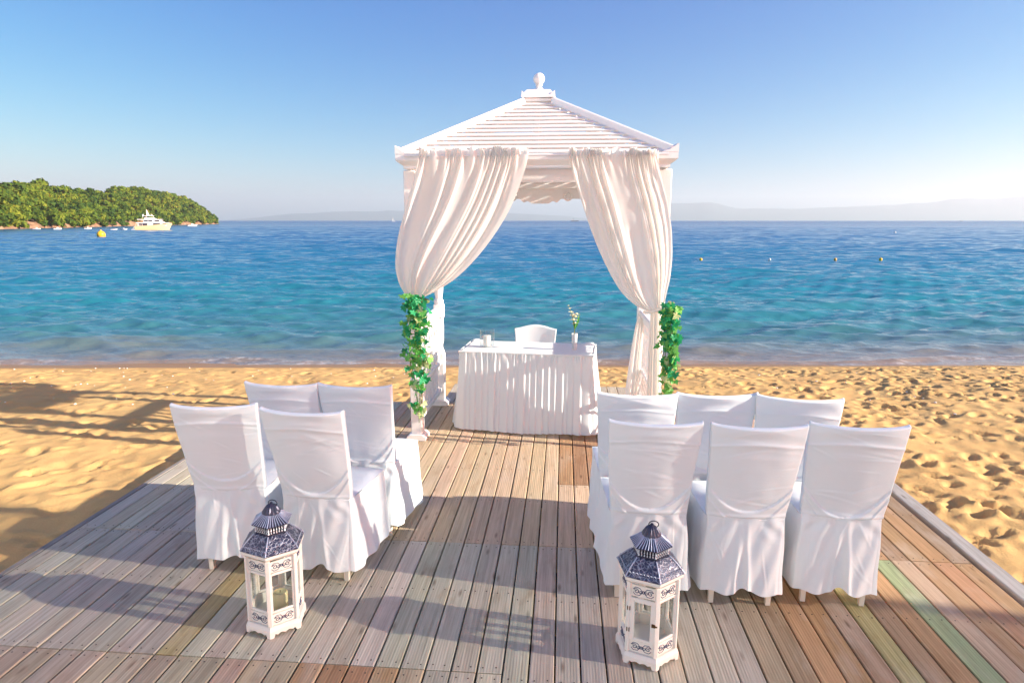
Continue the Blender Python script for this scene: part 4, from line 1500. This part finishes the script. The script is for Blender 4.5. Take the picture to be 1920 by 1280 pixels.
def lantern(loc, corner_deg, label, door_face):
    L = tag(empty("lantern", loc), label, "lantern", "hexagonal lanterns on the deck")
    rot = R(corner_deg)
    def hexband(prof, name, mat, parent=L, caps=True):
        m = MB(); m.lathe(prof, (0, 0, 0), 6, caps, rot); return m.build(name, mat, parent)
    # scalloped base apron
    b = MB()
    for k in range(6):
        a0, a1 = rot + k * math.pi / 3, rot + (k + 1) * math.pi / 3
        p0 = Vector((math.cos(a0), math.sin(a0), 0)) * .142; p1 = Vector((math.cos(a1), math.sin(a1), 0)) * .142
        n_ = 24
        vs = []
        nrm = (p0 + p1).normalized()
        for i in range(n_ + 1):
            t = i / n_
            p = p0.lerp(p1, t)
            foot = .0 if (t < .14 or t > .86) else .012 + .007 * abs(math.sin(t * math.pi * 4))
            ins = -nrm * .0
            vs += [(p.x, p.y, foot), (p.x, p.y, .034), ((p * .955).x, (p * .955).y, .050)]
        fs = []
        for i in range(n_):
            o = i * 3
            fs += [(o, o + 3, o + 4, o + 1), (o + 1, o + 4, o + 5, o + 2)]
        b.add(vs, fs)
        # inner face gives the apron thickness
        vs2 = [(v[0] * .94, v[1] * .94, v[2]) for v in vs]
        nb = len(vs)
        b.add(vs2, [tuple(reversed(f)) for f in fs])
    b.lathe([(.1355, .046), (.132, .052)], (0, 0, 0), 6, True, rot)
    b.build("base", M["lantern"], L)
    z0, z1 = .052, .382
    RB = .128
    # corner posts
    for k in range(6):
        a = rot + k * math.pi / 3
        m = MB(); Mx = Matrix.Rotation(a, 3, 'Z')
        m.box((RB * .965 * math.cos(a), RB * .965 * math.sin(a), (z0 + z1) / 2), (.016, .021, z1 - z0), Mx, .003)
        m.build("corner_post", M["lantern"], L)
    # faces
    ap = RB * math.cos(math.pi / 6)
    fw = RB - .022
    for k in range(6):
        am = rot + (k + .5) * math.pi / 3
        nrm = Vector((math.cos(am), math.sin(am), 0)); tan = Vector((-math.sin(am), math.cos(am), 0))
        Mx = Matrix((tan, nrm, Vector((0, 0, 1)))).transposed()
        def at(x, z, out=0.0):
            p = nrm * (ap - .008 + out) + tan * x
            return (p.x, p.y, z)
        fr = empty("side_panel"); fr.parent = L
        # white rails, fretwork boards
        for (za, zb, nm) in ((.055, .108, "fret_board"), (.318, .372, "fret_board")):
            m = MB(); m.box(at(0, (za + zb) / 2), (fw + .012, .008, zb - za), Mx, .0015); m.build(nm, M["lantern"], fr)
            s = MB()
            zc = (za + zb) / 2
            hgt = (zb - za) * .34
            for sg in (-1, 1):
                for (cx, rad, turns, dirn) in ((.030, .012, 1.3, 1), (.012, .008, 1.0, -1)):
                    pts = []
                    for i in range(14):
                        tt = i / 13
                        ang = tt * turns * 2 * math.pi * dirn + .5
                        rr = rad * (1 - .75 * tt)
                        pts.append(at(sg * (cx + rr * math.cos(ang)), zc + rr * 1.05 * math.sin(ang), .0048))
                    s.tube(pts, .0017, 4)
                s.tube([at(sg * .002, zc, .0048), at(sg * .016, zc + hgt * .9, .0048), at(sg * .034, zc + hgt, .0048), at(sg * .044, zc + hgt * .4, .0048)], .0016, 4)
                s.tube([at(sg * .002, zc, .0048), at(sg * .016, zc - hgt * .9, .0048), at(sg * .034, zc - hgt, .0048), at(sg * .044, zc - hgt * .4, .0048)], .0016, 4)
            s.tube([at(.006 * math.cos(a_), zc + .006 * math.sin(a_), .0048) for a_ in np.linspace(0, 2 * math.pi, 8, endpoint=False)], .0017, 4, True)
            s.build("scrollwork", M["navy"], fr)
        # window frame and pane
        door = (k == door_face)
        za, zb = .112, .314
        m = MB()
        st = .020 if door else .010
        out = .005 if door else 0
        m.box(at(-fw / 2 + st / 2 - .002, (za + zb) / 2, out), (st, .010, zb - za), Mx, .002)
        m.box(at(fw / 2 - st / 2 + .002, (za + zb) / 2, out), (st, .010, zb - za), Mx, .002)
        m.box(at(0, za + .006, out), (fw - 2 * st + .004, .009, .012), Mx, .002)
        m.box(at(0, zb - (.010 if door else .006), out), (fw - 2 * st + .004, .009, .020 if door else .012), Mx, .002)
        if door:
            dr = m.build("door", M["lantern"], L)
            for zz in (.16, .262):
                MB().box(at(-fw / 2 - .006, zz, .012), (.014, .004, .020), Mx, .001).build("hinge", M["brass"], dr)
            h = MB(); h.box(at(fw / 2 - .002, .206, .013), (.018, .004, .016), Mx, .001); h.bar(at(fw / 2 - .010, .206, .017), at(fw / 2 + .014, .208, .017), .004, .005); h.build("latch", M["brass"], dr)
        else:
            m.build("window_frame", M["lantern"], fr)
        m = MB(); m.box(at(0, (za + zb) / 2, -.001), (fw - .02, .0022, zb - za - .014), Mx); m.build("pane", M["glass"], fr)
    hexband([(.120, .0525), (.120, .058)], "floor_board", M["lantern"])
    # rim, embossed roof, vent drum, small ribbed roof, cap, ring
    hexband([(.128, .3825), (.136, .388), (.146, .398), (.146, .410), (.140, .4105)], "roof_rim", M["lantern"])
    rf_ = MB()
    rf_.lathe([(.147, .411), (.149, .415), (.128, .436), (.103, .461), (.084, .478), (.080, .480)], (0, 0, 0), 6, True, rot)
    roof = rf_.build("roof", M["pewter"], L)
    rb = MB()
    for k in range(6):
        a = rot + k * math.pi / 3
        rb.tube([(r_ * math.cos(a), r_ * math.sin(a), z) for r_, z in ((.150, .415), (.129, .438), (.104, .463), (.083, .480))], .0028, 6)
        a2 = rot + (k + 1) * math.pi / 3
        e0 = Vector((math.cos(a), math.sin(a), 0)); e1 = Vector((math.cos(a2), math.sin(a2), 0))
        for i in range(9):       # row of small embossed scallops along each eave
            t = (i + .5) / 9
            c = e0.lerp(e1, t) * .1385; c.z = .4275
            rb.tube([(c.x + .0055 * math.cos(q) * (e1 - e0).normalized().x, c.y + .0055 * math.cos(q) * (e1 - e0).normalized().y, c.z + .0075 * math.sin(q) + .002) for q in np.linspace(0, math.pi, 6)], .0013, 4)
    rb.build("roof_ridge", M["silver"], roof, True)
    dm = hexband([(.076, .4805), (.076, .488)], "vent_foot", M["pewter_plain"])
    hexband([(.076, .516), (.078, .5225)], "vent_head", M["pewter_plain"])
    hexband([(.058, .487), (.058, .517)], "vent_core", M["dark_metal"])
    vd = MB()
    for k in range(6):
        a0, a1 = rot + k * math.pi / 3, rot + (k + 1) * math.pi / 3
        e0 = Vector((math.cos(a0), math.sin(a0), 0)) * .0735; e1 = Vector((math.cos(a1), math.sin(a1), 0)) * .0735
        for i in range(6):
            p = e0.lerp(e1, i / 6)
            wd = .0052 if i == 0 else .0034
            vd.tube([(p.x, p.y, .487), (p.x * .98, p.y * .98, .496), (p.x * 1.02, p.y * 1.02, .502), (p.x * .98, p.y * .98, .508), (p.x, p.y, .517)], [wd, wd * .5, wd, wd * .5, wd], 5)
    vd.build("vent_grille", plain_mat("pale_pewter", (.55, .57, .62), .4, .3), L, True)
    sr = MB(); sr.lathe([(.092, .5228), (.093, .526), (.070, .541), (.051, .556), (.042, .563)], (0, 0, 0), 6, True, rot); small = sr.build("upper_roof", M["pewter_plain"], L)
    rb = MB()
    for k in range(6):
        a0, a1 = rot + k * math.pi / 3, rot + (k + 1) * math.pi / 3
        for i in range(7):
            t = i / 7
            pts = []
            for r_, z in ((.0935, .5275), (.0705, .5422), (.0515, .5572), (.043, .5635)):
                p = Vector((math.cos(a0), math.sin(a0), 0)).lerp(Vector((math.cos(a1), math.sin(a1), 0)), t) * r_
                pts.append((p.x, p.y, z))
            rb.tube(pts, .0022 if i else .003, 5)
    rb.build("roof_ridge", M["silver"], small, True)
    n_ = 16
    cp = MB()
    prof = [(.040, .5632), (.039, .568), (.032, .579), (.026, .590), (.019, .599), (.010, .604)]
    vs, fs = [], []
    for i, (r_, z) in enumerate(prof):
        for k in range(n_ * 2):
            a = k * math.pi / n_
            q = r_ * (1 + (.10 if k % 2 else -.06) * (i > 0))
            vs.append((q * math.cos(a), q * math.sin(a), z))
    for i in range(len(prof) - 1):
        for k in range(n_ * 2):
            fs.append((i * 32 + k, i * 32 + (k + 1) % 32, i * 32 + 32 + (k + 1) % 32, i * 32 + 32 + k))
    cp.add(vs, fs); cp.lathe([(.010, .603), (.006, .607), (.008, .611), (.001, .616)], (0, 0, 0), 10)
    cp.build("cap", M["pewter_plain"], L, True)
    rg = MB()
    ca = R(-80)
    rg.tube([(.021 * math.cos(a) * math.cos(ca + 1.4) + .008, .021 * math.cos(a) * math.sin(ca + 1.4), .609 + .021 * math.sin(a) * .75) for a in np.linspace(0, 2 * math.pi, 20, endpoint=False)], .0024, 6, True)
    rg.build("ring", M["dark_metal"], L, True)
    return L
LR = (.40, 2.565, .001)
LL = (-1.352, 2.635, .001)
lantern(LR, -80.7, "white hexagonal lantern with a hinged glass door and no candle inside", 4 + 1)
lantern(LL, -77.5, "white hexagonal lantern holding a yellow candle by the aisle", 2).rotation_euler = (0, R(1.3), 0)
c_ = tag(empty("pillar_candle", (LL[0] + .025, LL[1] + .0, .0595)), "yellow pillar candle standing inside the hexagonal lantern", "candle")
MB().lathe([(.032, 0), (.034, .003), (.034, .092), (.030, .098), (.012, .092)], (0, 0, 0), 20).build("wax", M["wax"], c_, True)
MB().tube([(0, 0, .088), (.001, 0, .107)], .0014, 5).build("wick", M["nail"], c_)

# ------------------------------------------------------------------ boats and buoys
HW = plain_mat("boat_cream", (.60, .48, .26), .35, 0, .04)
SW = plain_mat("boat_white", (.70, .67, .63), .35, 0, .03)
DK = plain_mat("boat_dark_glass", (.03, .03, .045), .15)
def hull_mesh(L, Bm, H, bow_rake=.12, stern=.9, sheer=.25, n=22):
    """hull along +x (stern at 0, bow at L)"""
    sec = []
    for i in range(n + 1):
        t = i / n
        w = Bm / 2 * min(1, stern + .3 * t) * (1 - max(0, (t - .45) / .55) ** 2.2)
        w = max(w, .004)
        top = H * (1 - sheer + sheer * t ** 1.5)
        xs = t * L
        rows = []
        for k, (f, zz) in enumerate(((.0, -.25 * H), (.62, -.2 * H), (.82, .0), (.93, .5), (1.0, 1.0))):
            z = zz * top if zz >= 0 else zz
            x = xs - bow_rake * L * max(0, (t - .6) / .4) * (1 - max(zz, 0)) * 1.0
            rows.append((x, w * f, z))
        sec.append(rows)
    vs, fs = [], []
    m = 5
    for rows in sec:
        vs += [(x, y, z) for x, y, z in rows] + [(x, -y, z) for x, y, z in rows]
    for i in range(n):
        o, o2 = i * 10, (i + 1) * 10
        for k in range(4):
            fs.append((o + k, o2 + k, o2 + k + 1, o + k + 1))
            fs.append((o + 5 + k, o + 6 + k, o2 + 6 + k, o2 + 5 + k))
        fs.append((o + 4, o2 + 4, o2 + 9, o + 9))
    fs.append((0, 1, 2, 3, 4, 9, 8, 7, 6, 5))
    mb = MB(); mb.add(vs, fs)
    return mb

def sea_at(px, py):
    """world point on the water seen at a photo pixel (layout helper)"""
    f = 1180.0
    th, a = R(PITCH), R(YAW)
    F = Vector((-math.sin(a) * math.cos(th), math.cos(a) * math.cos(th), -math.sin(th)))
    Rt = Vector((math.cos(a), math.sin(a), 0)); Up = Rt.cross(F)
    d = F + Rt * ((px - 960) / f) + Up * ((640 - py) / f)
    t = (SEA_Z - CAM.z) / d.z
    p = CAM + d * t
    return p.x, p.y
def build_yacht():
    # heading across the view, bow to the right
    px = sea_at(253, 431.5); yaw = R(33)
    y = tag(empty("yacht", (px[0], px[1], SEA_Z), yaw), "large cream and white motor yacht anchored before the wooded headland", "yacht")
    y.scale = (.83, .83, .83)
    L = 10.9
    hull_mesh(L, 2.6, 2.25, .10, .85, .42).build("hull", HW, y, True)
    def deckhouse(x0, x1, xt0, xt1, z0, z1, w, name, mat=SW):
        m = MB()
        vs = [(x0, -w, z0), (x1, -w * .7, z0), (x1, w * .7, z0), (x0, w, z0), (xt0, -w * .95, z1), (xt1, -w * .6, z1), (xt1, w * .6, z1), (xt0, w * .95, z1)]
        m.add(vs, [(3, 2, 1, 0), (4, 5, 6, 7), (0, 1, 5, 4), (1, 2, 6, 5), (2, 3, 7, 6), (3, 0, 4, 7)])
        return m.build(name, mat, y)
    deckhouse(1.0, 9.3, 1.0, 8.6, 1.3, 2.2, 1.05, "main_cabin")
    deckhouse(.5, 10.2, .5, 9.9, 2.2, 2.38, 1.22, "main_deck_roof")
    up = deckhouse(2.6, 8.9, 2.6, 7.6, 2.38, 3.3, .92, "upper_cabin")
    deckhouse(.9, 8.5, .9, 8.0, 3.3, 3.48, 1.05, "upper_deck_roof")
    deckhouse(3.0, 6.6, 3.0, 5.8, 3.48, 3.95, .7, "flybridge")
    deckhouse(2.4, 5.9, 2.5, 5.8, 4.45, 4.6, .75, "hardtop")
    for xx in (2.6, 3.6, 5.6):
        for sy in (-.62, .62):
            MB().box((xx, sy, 4.2), (.12, .06, .55)).build("hardtop_post", SW, y)
    m = MB(); m.add([(3.7, -.12, 4.6), (4.6, -.12, 4.6), (4.6, .12, 4.6), (3.7, .12, 4.6), (3.75, -.05, 6.5), (3.95, -.05, 6.5), (3.95, .05, 6.5), (3.75, .05, 6.5)], [(3, 2, 1, 0), (4, 5, 6, 7), (0, 1, 5, 4), (1, 2, 6, 5), (2, 3, 7, 6), (3, 0, 4, 7)]); m.build("mast", SW, y)
    for xx in (2.7, 5.1):
        MB().lathe([(.05, 4.6), (.22, 4.66), (.26, 4.85), (.18, 5.02), (.02, 5.08)], (xx, 0, 0), 10).build("radar_dome", SW, y, True)
    for (xa, xb, za, zb, wy) in ((1.3, 2.2, 1.42, 2.12, 1.065), (2.4, 3.7, 1.42, 2.12, 1.05), (5.4, 7.3, 1.72, 2.1, .95), (8.1, 8.9, 1.86, 2.1, .82)):
        MB().box(((xa + xb) / 2, -wy, (za + zb) / 2), (xb - xa, .05, zb - za), Matrix.Rotation(.04, 3, 'Z')).build("window", DK, y)
    for (xa, xb, wy) in ((2.8, 3.9, .93), (4.1, 5.2, .88), (5.9, 7.2, .80)):
        MB().box(((xa + xb) / 2, -wy, 2.92), (xb - xa, .05, .45), Matrix.Rotation(.05, 3, 'Z')).build("window", DK, y)
    MB().box((8.0, 0, 2.95), (.05, 1.0, .4), Matrix.Rotation(R(-50), 3, 'Y')).build("windscreen", DK, y)
    m = MB()
    for sy in (-1.2, 1.2):
        m.tube([(.3, sy, 1.75), (1.2, sy, 1.75), (2.2, sy, 1.75)], .03, 5)
        for xx in (.3, .9, 1.5, 2.2): m.tube([(xx, sy, 1.2), (xx, sy, 1.75)], .025, 5)
    m.build("railing", SW, y)
    for sy in (-.9, .9):
        m = MB()
        for k in range(4): m.box((-.15 - k * .14, sy, 1.0 - k * .27), (.3, .45, .1))
        m.build("stern_stair", SW, y)
    MB().box((-.5, 0, .18), (1.0, 2.1, .14), None, .03).build("swim_platform", SW, y)
build_yacht()

def motorboat(x, y, L, rz, label, canopy=False):
    b = tag(empty("motorboat", (x, y, SEA_Z), rz), label, "boat", "small boats moored off the headland")
    hull_mesh(L, L * .34, L * .2, .1, .85, .35, 12).build("hull", SW, b, True)
    m = MB(); m.add([(L * .38, -L * .1, L * .17), (L * .62, -L * .08, L * .18), (L * .62, L * .08, L * .18), (L * .38, L * .1, L * .17), (L * .4, -L * .09, L * .3), (L * .52, -L * .07, L * .3), (L * .52, L * .07, L * .3), (L * .4, L * .09, L * .3)], [(4, 5, 6, 7), (0, 1, 5, 4), (1, 2, 6, 5), (2, 3, 7, 6), (3, 0, 4, 7)]); m.build("cabin", SW if not canopy else DK, b)
    MB().box((0, 0, L * .12), (L * .07, L * .1, L * .2), None, .02).build("outboard_motor", DK, b)
    return b

for px, py, L, rz, lab in ((62, 430.5, 1.9, 25, "small white boat moored close under the headland woods"),
                           (100, 430.5, 2.2, 60, "white boat lying by the pale rocks of the headland"),
                           (158, 429.5, 2.0, 35, "white boat near the headland rocks before the dark trees"),
                           (207, 431.5, 1.7, 45, "little grey white boat between the yellow buoy and the yacht"),
                           (226, 431.0, 1.7, 30, "little white boat floating just off the stern of the yacht"),
                           (352, 424.2, 4.0, 40, "long white boat moored just past the bow of the yacht")):
    x, y = sea_at(px, py)
    motorboat(x, y, L, R(rz), lab, px == 207)
def sailboat(px, py, s, label, dark=False):
    x, y = sea_at(px, py)
    b = tag(empty("sailboat", (x, y, SEA_Z), R(20)), label, "boat")
    hull_mesh(5 * s, 1.5 * s, 1.0 * s, .1, .8, .3, 10).build("hull", SW if not dark else DK, b, True)
    MB().tube([(2.4 * s, 0, .8 * s), (2.4 * s, 0, 7 * s)], .06 * s, 6).build("mast", SW, b)
    m = MB(); m.add([(2.35 * s, 0, 1.4 * s), (.2 * s, .25 * s, 1.4 * s), (2.35 * s, 0, 6.8 * s), (1.3 * s, .2 * s, 3.6 * s)], [(0, 1, 3), (0, 3, 2), (1, 2, 3)]); m.build("sail", SW, b)
sailboat(735, 415.4, 1.3, "tiny white sailing boat on the horizon beside the curtain")
def ship(px, py, L, label):
    x, y = sea_at(px, py)
    b = tag(empty("ship", (x, y, SEA_Z), R(5)), label, "ship")
    hull_mesh(L, L * .2, L * .1, .05, .9, .2, 10).build("hull", DK, b, True)
    MB().box((L * .3, 0, L * .16), (L * .2, L * .12, L * .14), None, .3).build("bridge", SW, b)
    MB().tube([(L * .32, 0, L * .22), (L * .32, 0, L * .4)], L * .012, 6).build("mast", DK, b)
ship(1070, 415.2, 18, "faint grey ship on the horizon seen through the gazebo")
ship(1798, 415.0, 10, "faint dark vessel on the horizon before the far mountains")
def buoy(px, py, rad, mat, label, group="small marker buoys in a line on the bay"):
    x, y = sea_at(px, py)
    b = tag(empty("buoy", (x, y, SEA_Z)), label, "buoy", group)
    prof = [(rad * math.cos(a), rad * .55 + rad * math.sin(a)) for a in np.linspace(-1.3, 1.3, 12)]
    MB().lathe(prof, (0, 0, 0), 18).build("float", mat, b, True)
    MB().lathe([(rad * .22, rad * 1.5), (rad * .2, rad * 1.72), (rad * .08, rad * 1.75)], (0, 0, 0), 10).build("top_knob", mat, b, True)
YEL = plain_mat("buoy_yellow", (.80, .48, .02), .45)
ORG = plain_mat("buoy_orange", (.72, .36, .06), .45)
buoy(190, 444, .62, YEL, "big yellow ball buoy floating before the headland", None)
buoy(1314, 488, .10, YEL, "small yellow buoy nearest the gazebo on the buoy line")
buoy(1443, 488, .09, SW, "small white buoy on the buoy line between two coloured ones")
buoy(1566, 488, .10, ORG, "small orange buoy on the line just past the white one")
buoy(1651, 488, .11, YEL, "yellow buoy at the far end of the buoy line")
buoy(1678, 437, .22, SW, "pale buoy far out beyond the line of small buoys", None)

# ------------------------------------------------------------------ shells and twigs on the sand
def litter():
    r = random.Random(12)
    m = MB()
    for k in range(90):
        x, y = r.uniform(-9, -2.2), r.uniform(6.2, 9.6)
        if r.random() < .3: x = r.uniform(2.5, 8)
        z = float(sand_base(np.array(x), np.array(y))) + .012
        s = r.uniform(.006, .018)
        m.lathe([(s, 0), (s * .8, s * .4), (s * .2, s * .6)], (x, y, z), 5)
    o = m.build("shell_fragments", plain_mat("shell", (.78, .72, .64), .6))
    tag(o, "scattered pale shell fragments on the dry sand", "shells", kind="stuff")
litter()
